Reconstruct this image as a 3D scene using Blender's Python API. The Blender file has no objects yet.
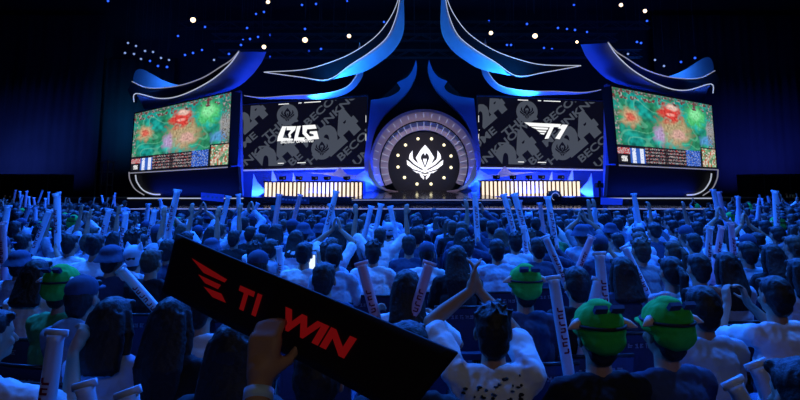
import bpy, bmesh, math, random
import numpy as np
from mathutils import Vector, Matrix, noise, Euler
R = math.radians
scene = bpy.context.scene
COL = scene.collection
random.seed(7)

# ------------------------------------------------------------------ camera
F = 600.0                      # focal length in pixels of the 800 px wide frame
PITCH = R(7.5)
CAM = Vector((0, 0, 1.9))
PPY = 190 - F * math.tan(PITCH)      # image row of the principal point (horizon on row 190)
cd = bpy.data.cameras.new('camera'); cam = bpy.data.objects.new('camera', cd); COL.objects.link(cam)
cam.location = CAM; cam.rotation_euler = (R(90) + PITCH, 0, 0)
cd.sensor_width = 36; cd.lens = 36 * F / 800; cd.shift_y = -(200 - PPY) / 800
cd.clip_start = 0.05; cd.clip_end = 300
scene.camera = cam
CT, ST = math.cos(PITCH), math.sin(PITCH)

def ray(x, y):
    u, v = (x - 400) / F, (PPY - y) / F
    return Vector((u, CT - v * ST, ST + v * CT))
def P(x, y, D):                       # point of the vertical plane Y = D that the pixel shows
    d = ray(x, y); return CAM + d * (D / d.y)
def PZ(x, y, z):                      # point of the level plane z that the pixel shows
    d = ray(x, y); return CAM + d * ((z - CAM.z) / d.z)
def proj(p):
    q = p - CAM
    zc = q.y * CT + q.z * ST; yc = -q.y * ST + q.z * CT
    return (400 + F * q.x / zc, PPY - F * yc / zc, zc)

# ------------------------------------------------------------------ world, exposure, large lights
scene.view_settings.view_transform = 'Standard'
scene.view_settings.look = 'None'
scene.view_settings.exposure = 0.0
scene.view_settings.gamma = 1.0
scene.view_settings.use_curve_mapping = False
w = bpy.data.worlds.new('world'); scene.world = w; w.use_nodes = True
w.node_tree.nodes['Background'].inputs[0].default_value = (0.02, 0.06, 0.4, 1)
w.node_tree.nodes['Background'].inputs[1].default_value = 0.012
scene.cycles.use_denoising = True
scene.cycles.max_bounces = 5; scene.cycles.diffuse_bounces = 2; scene.cycles.glossy_bounces = 3
scene.cycles.caustics_reflective = False; scene.cycles.caustics_refractive = False
scene.cycles.sample_clamp_indirect = 3

def area(name, loc, target, sx, sy, energy, color, spread=180):
    l = bpy.data.lights.new(name, 'AREA'); l.shape = 'RECTANGLE'; l.size = sx; l.size_y = sy
    l.energy = energy; l.color = color; l.spread = R(spread)
    o = bpy.data.objects.new(name, l); COL.objects.link(o); o.location = loc
    o.rotation_euler = (Vector(target) - Vector(loc)).to_track_quat('-Z', 'Y').to_euler()
    return o
BLUE = (0.014, 0.135, 1.0)
DEEP = (0.01, 0.07, 1.0)
CYAN = (0.012, 0.26, 1.0)
# rows of blue wash lamps high above the audience
area('wash_lamp', (0, 13.5, 11.5), (0, 10.5, 0.8), 12, 1.0, 2000, BLUE, 120)
area('wash_lamp', (-9, 21, 12), (-9, 18, 0.8), 8, 1.0, 2700, BLUE, 120)
area('wash_lamp', (9, 21, 12), (9, 18, 0.8), 8, 1.0, 2700, BLUE, 120)
area('wash_lamp', (0, 21, 12), (0, 18, 0.8), 8, 1.0, 1900, BLUE, 120)
area('wash_lamp', (-4, 6.5, 7), (-1.5, 6.0, 1.0), 2.0, 0.6, 270, (0.02, 0.19, 1.0), 110)
area('wash_lamp', (5, 6.0, 7), (2.5, 5.5, 1.0), 2.0, 0.6, 280, (0.02, 0.19, 1.0), 110)
area('house_lamp', (2.0, -6, 7), (1.0, 4, 1.1), 2.0, 1.0, 7, (0.9, 0.8, 0.65), 70)
# unseen lamps added on the drapes, their glow standing in for blue haze
area('haze_fill_lamp', (-27, 40.6, 0.8), (-26, 44.2, 8), 6, .4, 150, (0.05, 0.12, 1.0), 100)
area('haze_fill_lamp', (-19.5, 38, 5.0), (-19.8, 43.8, 7.5), .5, 4, 40, (0.01, 0.3, 0.8), 60)
area('haze_fill_lamp', (26, 40.6, 0.8), (26, 44.2, 8), 6, .4, 150, (0.04, 0.07, 1.0), 100)
# floodlights at the foot of the stage set, with extra lamps added in the air
area('stage_uplight', (-6.5, 31.2, 1.75), (-6.0, 32.2, 12), 7, .5, 380, DEEP, 150)
area('stage_uplight', (9.0, 31.2, 1.75), (8.5, 32.2, 12), 7, .5, 380, DEEP, 150)
area('stage_uplight', (-3.8, 30.9, 6.7), (-2.0, 31.9, 13), 4, .4, 330, CYAN, 150)  # unseen mid-air pair, added to turn the blade returns blue
area('stage_uplight', (6.3, 30.9, 6.7), (4.5, 31.9, 13), 4, .4, 330, CYAN, 150)
area('stage_uplight', (-1.9, 32.9, 2.0), (-1.4, 33.4, 8), 1.6, .3, 170, DEEP, 150)
area('stage_uplight', (4.4, 32.9, 2.0), (3.9, 33.4, 8), 1.6, .3, 170, DEEP, 150)
area('portal_fill_light', (1.2, 22, 10), (1.2, 33, 3.2), 2, 1, 26, (0.95, 0.8, 1.0), 26)  # unseen pale lamp added to bring out the mauve of the portal
# blue lamps in front of the roofs of the two outer screens
area('screen_uplight', (-12.5, 31.2, 8.6), (-11.5, 34.2, 11.5), 4, .3, 110, DEEP, 160)
area('screen_uplight', (15.3, 31.2, 8.6), (14.3, 34.2, 11.5), 4, .3, 110, DEEP, 160)

# ------------------------------------------------------------------ materials
def mat(name, col, rough=0.7, metal=0.0, noise_amt=0.0, scale=20, emit=None, strength=1.0, bump=0.0, spec=0.3):
    m = bpy.data.materials.new(name); m.use_nodes = True
    nt = m.node_tree; b = nt.nodes['Principled BSDF']
    b.inputs['Base Color'].default_value = (*col, 1); b.inputs['Roughness'].default_value = rough
    b.inputs['Metallic'].default_value = metal; b.inputs['Specular IOR Level'].default_value = spec
    if noise_amt or bump:
        tc = nt.nodes.new('ShaderNodeTexCoord'); n = nt.nodes.new('ShaderNodeTexNoise')
        n.inputs['Scale'].default_value = scale; n.inputs['Detail'].default_value = 4
        nt.links.new(tc.outputs['Object'], n.inputs['Vector'])
        if noise_amt:
            r = nt.nodes.new('ShaderNodeMapRange'); r.inputs['To Min'].default_value = 1 - noise_amt; r.inputs['To Max'].default_value = 1 + noise_amt
            nt.links.new(n.outputs['Fac'], r.inputs['Value'])
            mx = nt.nodes.new('ShaderNodeVectorMath'); mx.operation = 'SCALE'; mx.inputs[0].default_value = col
            nt.links.new(r.outputs[0], mx.inputs['Scale']); nt.links.new(mx.outputs[0], b.inputs['Base Color'])
        if bump:
            bp = nt.nodes.new('ShaderNodeBump'); bp.inputs['Strength'].default_value = bump; bp.inputs['Distance'].default_value = .02
            nt.links.new(n.outputs['Fac'], bp.inputs['Height']); nt.links.new(bp.outputs[0], b.inputs['Normal'])
    if emit:
        b.inputs['Emission Color'].default_value = (*emit, 1); b.inputs['Emission Strength'].default_value = strength
    return m
M = {}
M['floor'] = mat('dark_floor', (.02, .02, .025), .6, noise_amt=.3, scale=3)
M['wall'] = mat('dark_wall', (.05, .05, .06), .9, noise_amt=.4, scale=.35)
M['ceil'] = mat('dark_ceiling', (.02, .02, .022), .95, noise_amt=.5, scale=1.5)
M['truss'] = mat('truss_metal', (.12, .12, .13), .5, .6)
M['black'] = mat('matt_black', (.012, .012, .015), .6, noise_amt=.2)
M['facia'] = mat('black_scenic_facing', (.018, .015, .02), .7, noise_amt=.25, scale=4)
M['scenic'] = mat('pale_scenic_skin', (.62, .62, .66), .55, noise_amt=.12, scale=2.5)
M['bluewall'] = mat('blue_scenic_wall', (.25, .3, .6), .5, noise_amt=.15, scale=1.5)
M['darkblue'] = mat('deep_blue_scenic_wall', (.04, .08, .32), .5, noise_amt=.15, scale=1.5)
M['mauve'] = mat('mauve_scenic_skin', (.62, .5, .52), .55, noise_amt=.1, scale=3)
M['gloss'] = mat('gloss_black_stage', (.012, .012, .016), .12, spec=.6, noise_amt=.2, scale=2)
M['edge'] = mat('white_edge_light', (.5, .5, .5), .5, emit=(.75, .82, 1), strength=.55)
M['edge_dim'] = mat('white_edge_light_dim', (.5, .5, .5), .5, emit=(.75, .75, .9), strength=.28)
M['bar'] = mat('warm_light_bar', (.8, .8, .8), .4, emit=(1, .82, .58), strength=1.25)
M['desk'] = mat('bronze_desk', (.12, .07, .05), .35, .5)
M['lens_blue'] = mat('blue_lamp_lens', (.1, .1, .1), .3, emit=(.02, .09, 1), strength=2.2)
M['lens_pale'] = mat('pale_lamp_lens', (.1, .1, .1), .3, emit=(.3, .45, .9), strength=.9)
M['lens_warm'] = mat('warm_lamp_lens', (.1, .1, .1), .3, emit=(1, .72, .42), strength=3.2)
M['disc_lamp'] = mat('disc_lamp_lens', (.1, .1, .1), .3, emit=(1, .9, .55), strength=1.6)
M['skin'] = mat('skin', (.40, .22, .15), .55, noise_amt=.08, scale=30)
M['eye'] = mat('eye_dark', (.02, .015, .012), .3)
M['hair'] = mat('dark_hair', (.02, .017, .017), .55, noise_amt=.5, scale=60, bump=.3)
M['hair_b'] = mat('brown_hair', (.07, .045, .03), .55, noise_amt=.5, scale=60, bump=.3)
M['white'] = mat('white_cloth', (.72, .76, .8), .85, noise_amt=.1, scale=9, bump=.4)
M['pale'] = mat('pale_blue_cloth', (.4, .55, .72), .85, noise_amt=.15, scale=9, bump=.4)
M['grey'] = mat('grey_cloth', (.2, .23, .28), .85, noise_amt=.15, scale=9, bump=.4)
M['navy'] = mat('navy_cloth', (.04, .06, .12), .85, noise_amt=.2, scale=9, bump=.4)
M['blackc'] = mat('black_cloth', (.012, .012, .014), .85, noise_amt=.2, scale=9, bump=.4)
M['rust'] = mat('rust_cloth', (.3, .07, .03), .85, noise_amt=.2, scale=9, bump=.4)
M['greenc'] = mat('green_cloth', (.06, .35, .12), .85, noise_amt=.2, scale=9, bump=.4)
M['denim'] = mat('denim', (.10, .14, .26), .9, noise_amt=.2, scale=30, bump=.3)
M['hat'] = mat('green_felt', (.03, .5, .06), .9, noise_amt=.2, scale=25, bump=.3)
M['hatband'] = mat('hat_strap', (.03, .02, .02), .7)
M['pinkish'] = mat('pale_flap', (.75, .5, .4), .8)
M['stick'] = mat('inflated_white_film', (.55, .62, .75), .3, noise_amt=.06, scale=8, spec=.5)
M['stickp'] = mat('inflated_pink_film', (.75, .42, .5), .3, noise_amt=.06, scale=8, spec=.5)
M['print'] = mat('dark_red_print', (.2, .01, .03), .5)
M['printb'] = mat('black_print', (.01, .01, .012), .6)
M['chair'] = mat('navy_seat_fabric', (.03, .045, .11), .7, noise_amt=.2, scale=40, spec=.4)
M['chairm'] = mat('black_chair_metal', (.03, .03, .035), .35, .6)
M['tag'] = mat('seat_lettering', (.25, .3, .4), .8)
M['board'] = mat('black_banner_cloth', (.008, .004, .005), .8, noise_amt=.3)
M['redglow'] = mat('red_letters_added_glow', (.1, 0, 0), .6, emit=(.5, .01, .012), strength=.2)  # emission added so the red lettering shows under blue light
M['phone'] = mat('phone_screen', (.02, .02, .02), .3, emit=(.7, .85, 1), strength=1.3)
M['card'] = mat('blue_card', (.25, .25, .8), .7)
M['teal'] = mat('teal_card', (.05, .4, .4), .7)
M['wrist'] = mat('wristband', (.5, .7, .95), .6)

# ------------------------------------------------------------------ mesh helpers
def tag(o, label=None, cat=None, group=None, kind=None):
    if label: o['label'] = label
    if cat: o['category'] = cat
    if group: o['group'] = group
    if kind: o['kind'] = kind
    return o
def link(name, me, m=None, parent=None):
    o = bpy.data.objects.new(name, me); COL.objects.link(o)
    if m is not None and not me.materials: me.materials.append(m)
    if parent: o.parent = parent
    return o
def empty(name, loc, rz=0):
    o = bpy.data.objects.new(name, None); COL.objects.link(o); o.location = loc; o.rotation_euler = (0, 0, rz)
    o.empty_display_size = .2
    return o
class MB:
    def __init__(s): s.v = []; s.f = []
    def add(s, vs, fs):
        n = len(s.v); s.v += [tuple(v) for v in vs]; s.f += [tuple(i + n for i in f) for f in fs]; return s
    def box(s, c, d, rot=None):
        x, y, z = d[0] / 2, d[1] / 2, d[2] / 2
        vs = [Vector((a, b, e)) for a in (-x, x) for b in (-y, y) for e in (-z, z)]
        if rot: vs = [rot @ v for v in vs]
        return s.add([v + Vector(c) for v in vs], [(0, 1, 3, 2), (4, 6, 7, 5), (0, 4, 5, 1), (2, 3, 7, 6), (0, 2, 6, 4), (1, 5, 7, 3)])
    def ell(s, c, r, n=16, k=10, rot=None):
        vs = []; c = Vector(c)
        for j in range(1, k):
            t = math.pi * j / k
            for i in range(n):
                a = 2 * math.pi * i / n
                p = Vector((r[0] * math.sin(t) * math.cos(a), r[1] * math.sin(t) * math.sin(a), r[2] * math.cos(t)))
                vs.append(c + (rot @ p if rot else p))
        top = Vector((0, 0, r[2])); vs += [c + (rot @ top if rot else top), c - (rot @ top if rot else top)]
        T, B = len(vs) - 2, len(vs) - 1; fs = []
        for j in range(k - 2):
            for i in range(n):
                a, b = j * n + i, j * n + (i + 1) % n
                fs.append((a, a + n, b + n, b))
        for i in range(n):
            fs.append((T, i, (i + 1) % n)); fs.append((B, (k - 2) * n + (i + 1) % n, (k - 2) * n + i))
        return s.add(vs, fs)
    def tube(s, pts, rad, n=10, cap=True):
        pts = [Vector(p) for p in pts]
        if not hasattr(rad, '__len__'): rad = [rad] * len(pts)
        rings = []; up = None
        for i, p in enumerate(pts):
            d = (pts[min(i + 1, len(pts) - 1)] - pts[max(i - 1, 0)]).normalized()
            if up is None: up = Vector((0, 0, 1)) if abs(d.z) < .9 else Vector((1, 0, 0))
            a = d.cross(up).normalized(); up = a.cross(d).normalized()
            rings.append([p + (a * math.cos(t) + up * math.sin(t)) * rad[i] for t in [2 * math.pi * k / n for k in range(n)]])
        vs = [v for r in rings for v in r]; fs = []
        for i in range(len(pts) - 1):
            for k in range(n):
                a, b = i * n + k, i * n + (k + 1) % n
                fs.append((a, a + n, b + n, b))
        if cap:
            fs.append(tuple(range(n))); fs.append(tuple(range((len(pts) - 1) * n, len(pts) * n))[::-1])
        return s.add(vs, fs)
    def cap(s, p0, r0, p1, r1, n=12):
        s.tube([p0, p1], [r0, r1], n); s.ell(p0, (r0,) * 3, n, 8); s.ell(p1, (r1,) * 3, n, 8); return s
    def mesh(s, name, smooth=False):
        me = bpy.data.meshes.new(name); me.from_pydata(s.v, [], s.f); me.update()
        if smooth: me.shade_smooth()
        return me
    def build(s, name, m, parent=None, smooth=False):
        return link(name, s.mesh(name, smooth), m, parent)
def fixnormals(me):
    bm = bmesh.new(); bm.from_mesh(me); bmesh.ops.recalc_face_normals(bm, faces=bm.faces); bm.to_mesh(me); bm.free(); return me
def remesh(mb, name, voxel, smooth=3, wrinkle=0, wscale=9, decimate=None):
    me = mb.mesh(name); o = bpy.data.objects.new('tmp', me); COL.objects.link(o)
    r = o.modifiers.new('r', 'REMESH'); r.mode = 'VOXEL'; r.voxel_size = voxel
    if smooth:
        sm = o.modifiers.new('s', 'SMOOTH'); sm.factor = .5; sm.iterations = smooth
    if decimate:
        d = o.modifiers.new('d', 'DECIMATE'); d.ratio = decimate
    dg = bpy.context.evaluated_depsgraph_get()
    out = bpy.data.meshes.new_from_object(o.evaluated_get(dg)); out.name = name
    bpy.data.objects.remove(o); bpy.data.meshes.remove(me)
    if wrinkle:
        for v in out.vertices:
            q = v.co * wscale
            n = noise.noise(Vector((q.x, q.y, q.z * .6))) + .5 * noise.noise(q * 2.3)
            v.co += v.normal * wrinkle * n
    out.shade_smooth()
    return out

# pixels traced on the stage set: each outline stands at its own depth and has real thickness
def mirror(pts, c=422.5):
    return [(2 * c - x, 190 + (y - 190) * (1 + .1 * abs(x - c) / 290)) for x, y in pts]
def smoothpts(pts, n=6, closed=False):
    out = []; L = len(pts)
    for i in range(L if closed else L - 1):
        p0 = pts[(i - 1) % L] if closed or i > 0 else pts[i]; p1 = pts[i]; p2 = pts[(i + 1) % L]
        p3 = pts[(i + 2) % L] if closed or i + 2 < L else p2
        for k in range(n):
            t = k / n
            out.append(tuple(.5 * (2 * b + (c - a) * t + (2 * a - 5 * b + 4 * c - d) * t * t + (3 * b - a - 3 * c + d) * t ** 3) for a, b, c, d in zip(p0, p1, p2, p3)))
    if not closed: out.append(tuple(pts[-1]))
    return out
def prism(name, px, D, thick, m, parent=None, depthf=None):
    df = depthf or (lambda x, y: D)
    fr = [P(x, y, df(x, y)) for x, y in px]; bk = [p + Vector((0, thick, 0)) for p in fr]; n = len(fr)
    mb = MB(); mb.add(fr + bk, [tuple(range(n))[::-1], tuple(range(n, 2 * n))] + [(i, (i + 1) % n, (i + 1) % n + n, i + n) for i in range(n)])
    me = mb.mesh(name)
    bm = bmesh.new(); bm.from_mesh(me)
    bmesh.ops.triangulate(bm, faces=[f for f in bm.faces if len(f.verts) > 4], ngon_method='EAR_CLIP')
    bmesh.ops.recalc_face_normals(bm, faces=bm.faces); bm.to_mesh(me); bm.free()
    return link(name, me, m, parent)
def strip(name, A, B, DA, DB, m, parent=None, thick=.08):
    """a curved sheet between two traced edges, edge A at depth DA and edge B at depth DB"""
    a = [P(x, y, DA) for x, y in A]; b = [P(x, y, DB) for x, y in B]; n = len(a)
    off = Vector((0, thick, thick * .3)); mb = MB(); K = 4
    rows = [[a[i].lerp(b[i], k / K) for i in range(n)] for k in range(K + 1)]
    rows += [[p + off for p in r] for r in rows[::-1]]
    vs = [p for r in rows for p in r]; fs = []; N = len(rows)
    for k in range(N):
        for i in range(n - 1):
            k2 = (k + 1) % N; fs.append((k * n + i, k * n + i + 1, k2 * n + i + 1, k2 * n + i))
    fs.append(tuple(k * n for k in range(N))); fs.append(tuple(k * n + n - 1 for k in range(N))[::-1])
    mb.add(vs, fs); me = fixnormals(mb.mesh(name, True)); return link(name, me, m, parent)
def line(name, px, D, rad, m, parent=None):
    df = D if callable(D) else (lambda x, y: D)
    return MB().tube([P(x, y, df(x, y) - .03) for x, y in px], rad, 6).build(name, m, parent, True)
def resample(pts, n):
    d = [0]
    for a, b in zip(pts, pts[1:]): d.append(d[-1] + math.dist(a, b))
    out = []
    for k in range(n):
        t = d[-1] * k / (n - 1); i = max(j for j in range(len(d)) if d[j] <= t + 1e-9); i = min(i, len(pts) - 2)
        s = (t - d[i]) / max(1e-9, d[i + 1] - d[i]); out.append(tuple(a + (b - a) * s for a, b in zip(pts[i], pts[i + 1])))
    return out

_tc = {}
def text2d(txt, bold=0.0, shear=0.0):
    """outline of a word as flat verts and faces, cap height about 1, origin at its lower left"""
    key = (txt, bold, shear)
    if key not in _tc:
        cu = bpy.data.curves.new('t', 'FONT'); cu.body = txt; cu.offset = bold; cu.shear = shear; cu.resolution_u = 3
        o = bpy.data.objects.new('t', cu); COL.objects.link(o)
        dg = bpy.context.evaluated_depsgraph_get(); me = bpy.data.meshes.new_from_object(o.evaluated_get(dg))
        v = [(a.co.x, a.co.y) for a in me.vertices]; f = [tuple(p.vertices) for p in me.polygons]
        bpy.data.objects.remove(o); bpy.data.meshes.remove(me)
        mx = min(a[0] for a in v); my = min(a[1] for a in v); h = max(a[1] for a in v) - my; wd = (max(a[0] for a in v) - mx) / h
        _tc[key] = ([((a - mx) / h, (b - my) / h) for a, b in v], f, wd)
    return _tc[key]
def flatmesh(name, polys, m, parent, fn, clip=None, th=0.0):
    """polys: (verts2d, faces) in sheet units; fn maps (u, v) to the world; clip = (u0, u1, v0, v1)"""
    bm = bmesh.new()
    for vs, fs in polys:
        bv = [bm.verts.new((a, b, 0)) for a, b in vs]
        for f in fs:
            try: bm.faces.new([bv[i] for i in f])
            except ValueError: pass
    if clip:
        for co, no in (((clip[0], 0, 0), (-1, 0, 0)), ((clip[1], 0, 0), (1, 0, 0)), ((0, clip[2], 0), (0, -1, 0)), ((0, clip[3], 0), (0, 1, 0))):
            bmesh.ops.bisect_plane(bm, geom=bm.verts[:] + bm.edges[:] + bm.faces[:], plane_co=co, plane_no=no, clear_outer=True)
    if len(bm.faces) == 0: bm.free(); return None
    for v in bm.verts: v.co = fn(v.co.x, v.co.y)
    me = bpy.data.meshes.new(name); bm.to_mesh(me); bm.free()
    return link(name, me, m, parent)
def xform(vf, s, ang, ox, oy, sx=1.0):
    vs, fs = vf[0], vf[1]; c, q = math.cos(ang), math.sin(ang)
    return ([(ox + (x * s * sx) * c - (y * s) * q, oy + (x * s * sx) * q + (y * s) * c) for x, y in vs], fs)
def ringpoly(cx, cy, r0, r1, n=40):
    vs = [(cx + r * math.cos(2 * math.pi * i / n), cy + r * math.sin(2 * math.pi * i / n)) for i in range(n) for r in (r0, r1)]
    return (vs, [(2 * i, 2 * i + 1, (2 * i + 3) % (2 * n), (2 * i + 2) % (2 * n)) for i in range(n)])

# ------------------------------------------------------------------ the hall
def structure(name, mb, m, label=None):
    o = mb.build(name, m); o['kind'] = 'structure'
    if label: o['label'] = label
    return o
structure('floor', MB().box((0, 20, -.05), (68, 52, .1)), M['floor'], 'dark arena floor under the audience')
structure('wall_back', MB().box((0, 46.2, 9), (68, .4, 18.2)), M['wall'], 'dark back wall behind the stage set')
structure('wall_left', MB().box((-34.2, 20, 9), (.4, 52, 18.2)), M['wall'])
structure('wall_right', MB().box((34.2, 20, 9), (.4, 52, 18.2)), M['wall'])
structure('ceiling', MB().box((0, 20, 18.2), (68, 52, .4)), M['ceil'], 'black arena ceiling')
def drape(name, x0, x1, y, z1, label):
    n = int((x1 - x0) * 5); mb = MB()
    prof = [(x0 + (x1 - x0) * i / n, y + .05 * math.sin(i * 1.9) + .05 * math.sin(i * .7)) for i in range(n + 1)]
    vs = [(a, b, z) for a, b in prof for z in (0, z1)] + [(a, b + .06, z) for a, b in prof for z in (0, z1)]
    K = 2 * (n + 1); fs = []
    for i in range(n):
        a = 2 * i; fs += [(a, a + 2, a + 3, a + 1), (K + a, K + a + 1, K + a + 3, K + a + 2), (a + 1, a + 3, K + a + 3, K + a + 1), (a, K + a, K + a + 2, a + 2)]
    mb.add(vs, fs); o = mb.build(name, M['wall'], None, True); tag(o, label, 'curtain'); return o
drape('stage_drape', -33, -22.2, 44, 15, 'tall dark drape hanging at the far left end of the back wall')
drape('stage_drape', -21.6, -16.6, 43.4, 11.5, 'shorter teal-lit drape between the left drape and the left game screen')
drape('stage_drape', 19, 33, 44, 15, 'tall dark drape hanging on the right end of the back wall')

# overhead trusses
def truss(y, z, x0, x1, label):
    mb = MB(); h = .5
    for dy, dz in ((-.2, 0), (.2, 0), (-.2, h), (.2, h)): mb.box(((x0 + x1) / 2, y + dy, z + dz), (x1 - x0, .06, .06))
    t = mb.build('lighting_truss', M['truss']); tag(t, label, 'truss', 'overhead lighting trusses')
    n = int((x1 - x0) / .9); wb = MB()
    for i in range(n):
        a = x0 + (x1 - x0) * i / n; b = x0 + (x1 - x0) * (i + 1) / n
        for dy in (-.2, .2): wb.tube([(a, y + dy, z + (0 if i % 2 else h)), (b, y + dy, z + (h if i % 2 else 0))], .025, 5)
    wb.build('bracing', M['truss'], t)
    for i in range(5): MB().tube([(x0 + (x1 - x0) * (i + .5) / 5, y, z + h), (x0 + (x1 - x0) * (i + .5) / 5, y, 18.0)], .02, 5).build('hanging_cable', M['truss'], t)
truss(42, 13.4, -16, 18, 'highest dark lighting truss, near the ceiling over the stage')
truss(40.5, 12.1, -13, 15, 'dark lighting truss with a row of blue lamps above the central tips')
truss(39, 10.6, -12, 16, 'dark lighting truss just above the black swooping blades')

# lamps hung under the ceiling
def lamp_proto(name, r, lensmat):
    root = empty(name, (0, 0, 0))
    MB().tube([(0, .28, .03), (0, .12, .01), (0, 0, 0)], [r * .6, r * 1.05, r * 1.15], 14).build('housing', M['black'], root, True)
    MB().ell((0, -.01, 0), (r, .05, r), 14, 8).build('lens', lensmat, root, True)
    MB().tube([(-r * 1.3, .12, 0), (-r * 1.3, .12, r * 1.7), (r * 1.3, .12, r * 1.7), (r * 1.3, .12, 0)], .02, 6).build('yoke', M['truss'], root)
    MB().tube([(0, .12, r * 1.7), (0, .12, 1)], .015, 6).build('drop_pipe', M['truss'], root)
    return root
def copy_tree(o, parent=None):
    c = o.copy(); COL.objects.link(c)
    if parent: c.parent = parent
    for ch in o.children: copy_tree(ch, c)
    return c
def hang(proto, first, x, y, D):
    o = proto if first else copy_tree(proto)
    p = P(x, y, D); o.location = p
    pipe = [c for c in o.children if c.name.startswith('drop_pipe')][0]
    pipe.scale = (1, 1, max(1, 18 - p.z)); pipe.location = (0, 0, 0)
    o.rotation_euler.z = math.atan2(p.x, p.y) * -1
    return o
blue_px = [(178,36),(205,27),(185,55),(193,53),(202,50),(229,54),(256,14),(264,12),(247,28),(243,40),(250,39),(258,37),(270,35),(241,45),(270,57),(108,1),
  (305,29),(309,51),(321,49),(316,4),(302,5),(347,1),(384,22),(450,20),(489,21),(527,24),(558,28),(567,29),(575,30),(587,32),(507,45),(511,45),(544,48),(552,49),
  (574,5),(613,49),(637,42),(641,43),(647,21),(681,62),(695,58),(150,61),(158,66),(167,67)]
pale_px = [(128,43),(136,46),(145,51),(153,52),(125,53),(134,54),(141,59),(161,58),(169,60),(214,60),(628,54),(655,60),(664,66)]
warm_px = [(193,20,1.25),(264,47,1.0),(268,2,.9),(305,40,1.25),(349,36,.95),(491,33,.95),(535,36,1.2),(577,42,.7),(621,5,.9),(645,11,.9)]
pb = lamp_proto('spotlight', .07, M['lens_blue'])
def over(x): return 'over the left game screen' if x < 236 else 'beside the left screen roof' if x < 277 else 'over the left lettered screen' if x < 400 else 'over the right lettered screen' if x < 590 else 'over the right game screen'
def nth(n): return '%d%s' % (n, 'th' if 10 <= n % 100 <= 20 else {1: 'st', 2: 'nd', 3: 'rd'}.get(n % 10, 'th'))
blue_px.sort(); pale_px.sort()
for i, (x, y) in enumerate(blue_px):
    tag(hang(pb, i == 0, x, y, 37.5 + (i * 7 % 10) * .5), 'small blue ceiling spotlight %s, %s blue one from the left' % (over(x), nth(i + 1)), 'spotlight', 'blue spotlights under the ceiling')
pp = lamp_proto('spotlight', .07, M['lens_pale'])
for i, (x, y) in enumerate(pale_px):
    tag(hang(pp, i == 0, x, y, 38 + (i * 3 % 5) * .6), 'tiny faint pale spotlight %s, %s pale one from the left' % (over(x), nth(i + 1)), 'spotlight', 'faint spotlights over the outer screens')
pw = lamp_proto('floodlight', .13, M['lens_warm'])
warm_lab = ['warm white ceiling floodlight above the roof of the left game screen', 'warm white floodlight beside the inner tip of the left screen roof', 'warm white floodlight highest above the left striped-text screen',
 'brightest warm floodlight over the left striped-text screen', 'warm floodlight nearest the left central black blade', 'warm floodlight nearest the right central black blade', 'brightest warm floodlight over the right striped-text screen',
 'small warm floodlight beside the inner tip of the right screen roof', 'upper left of two warm floodlights above the right game screen roof', 'lower right of two warm floodlights above the right game screen roof']
for i, (x, y, s) in enumerate(warm_px):
    o = hang(pw, i == 0, x, y, 36.5); o.scale = (s,) * 3; tag(o, warm_lab[i], 'floodlight', 'warm floodlights under the ceiling')
    o.children[[c.name.startswith('drop_pipe') for c in o.children].index(True)].scale.z /= s

# ------------------------------------------------------------------ stage decks
t = MB().box((1.1, 27.2, .6), (22.6, 8.4, 1.2)).build('stage_deck', M['gloss']); tag(t, 'low glossy black stage deck running in front of both desks', 'stage')
MB().tube([(-10.2, 22.97, 1.19), (12.4, 22.97, 1.19)], .015, 6).build('edge_light', M['edge_dim'], t)
t = MB().box((1.1, 33.2, .78), (17.5, 7.4, 1.55)).build('stage_riser', M['gloss']); tag(t, 'raised black platform carrying the two light bar desks', 'stage')
# centre ramp
mb = MB(); x0, x1 = P(375, 190, 33).x, P(471, 190, 33).x
mb.add([(x0 - .9, 28, 1.5), (x1 + .9, 28, 1.5), (x1, 32.6, 1.88), (x0, 32.6, 1.88), (x0 - .9, 28, 1.2), (x1 + .9, 28, 1.2), (x1, 34, 1.2), (x0, 34, 1.2), (x0, 34, 1.88), (x1, 34, 1.88)],
       [(0, 1, 2, 3), (3, 2, 9, 8), (0, 4, 5, 1), (1, 5, 6, 9, 2), (0, 3, 8, 7, 4), (4, 7, 6, 5), (7, 8, 9, 6)])
t = mb.build('entrance_ramp', M['gloss']); fixnormals(t.data); tag(t, 'glossy black sloping ramp before the round emblem portal', 'ramp')
MB().tube([(x0 - .85 + (x1 - x0 + 1.7) * i / 12, 27.98 , 1.44 + .0 * i) for i in range(13)], .02, 6).build('edge_light', M['edge_dim'], t)
for sgn, xa, xb, lab in ((-1, -20.5, -9.3, 'side stage platform below the left game screen, with a pale edge line'), (1, 11.2, 21.5, 'side stage platform below the right game screen, with a pale edge line')):
    t = MB().box(((xa + xb) / 2, 33.5, .75), (xb - xa, 8, 1.5)).build('side_platform', M['black']); tag(t, lab, 'stage')
    xl0, xl1 = (P(127, 198, 29.4).x, P(243, 198, 29.4).x) if sgn < 0 else (P(608, 197, 29.4).x, P(712, 197, 29.4).x)
    MB().box(((xl0 + xl1) / 2, 29.45, 1.5), (xl1 - xl0, .06, .05)).build('edge_light', M['edge'], t)

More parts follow.
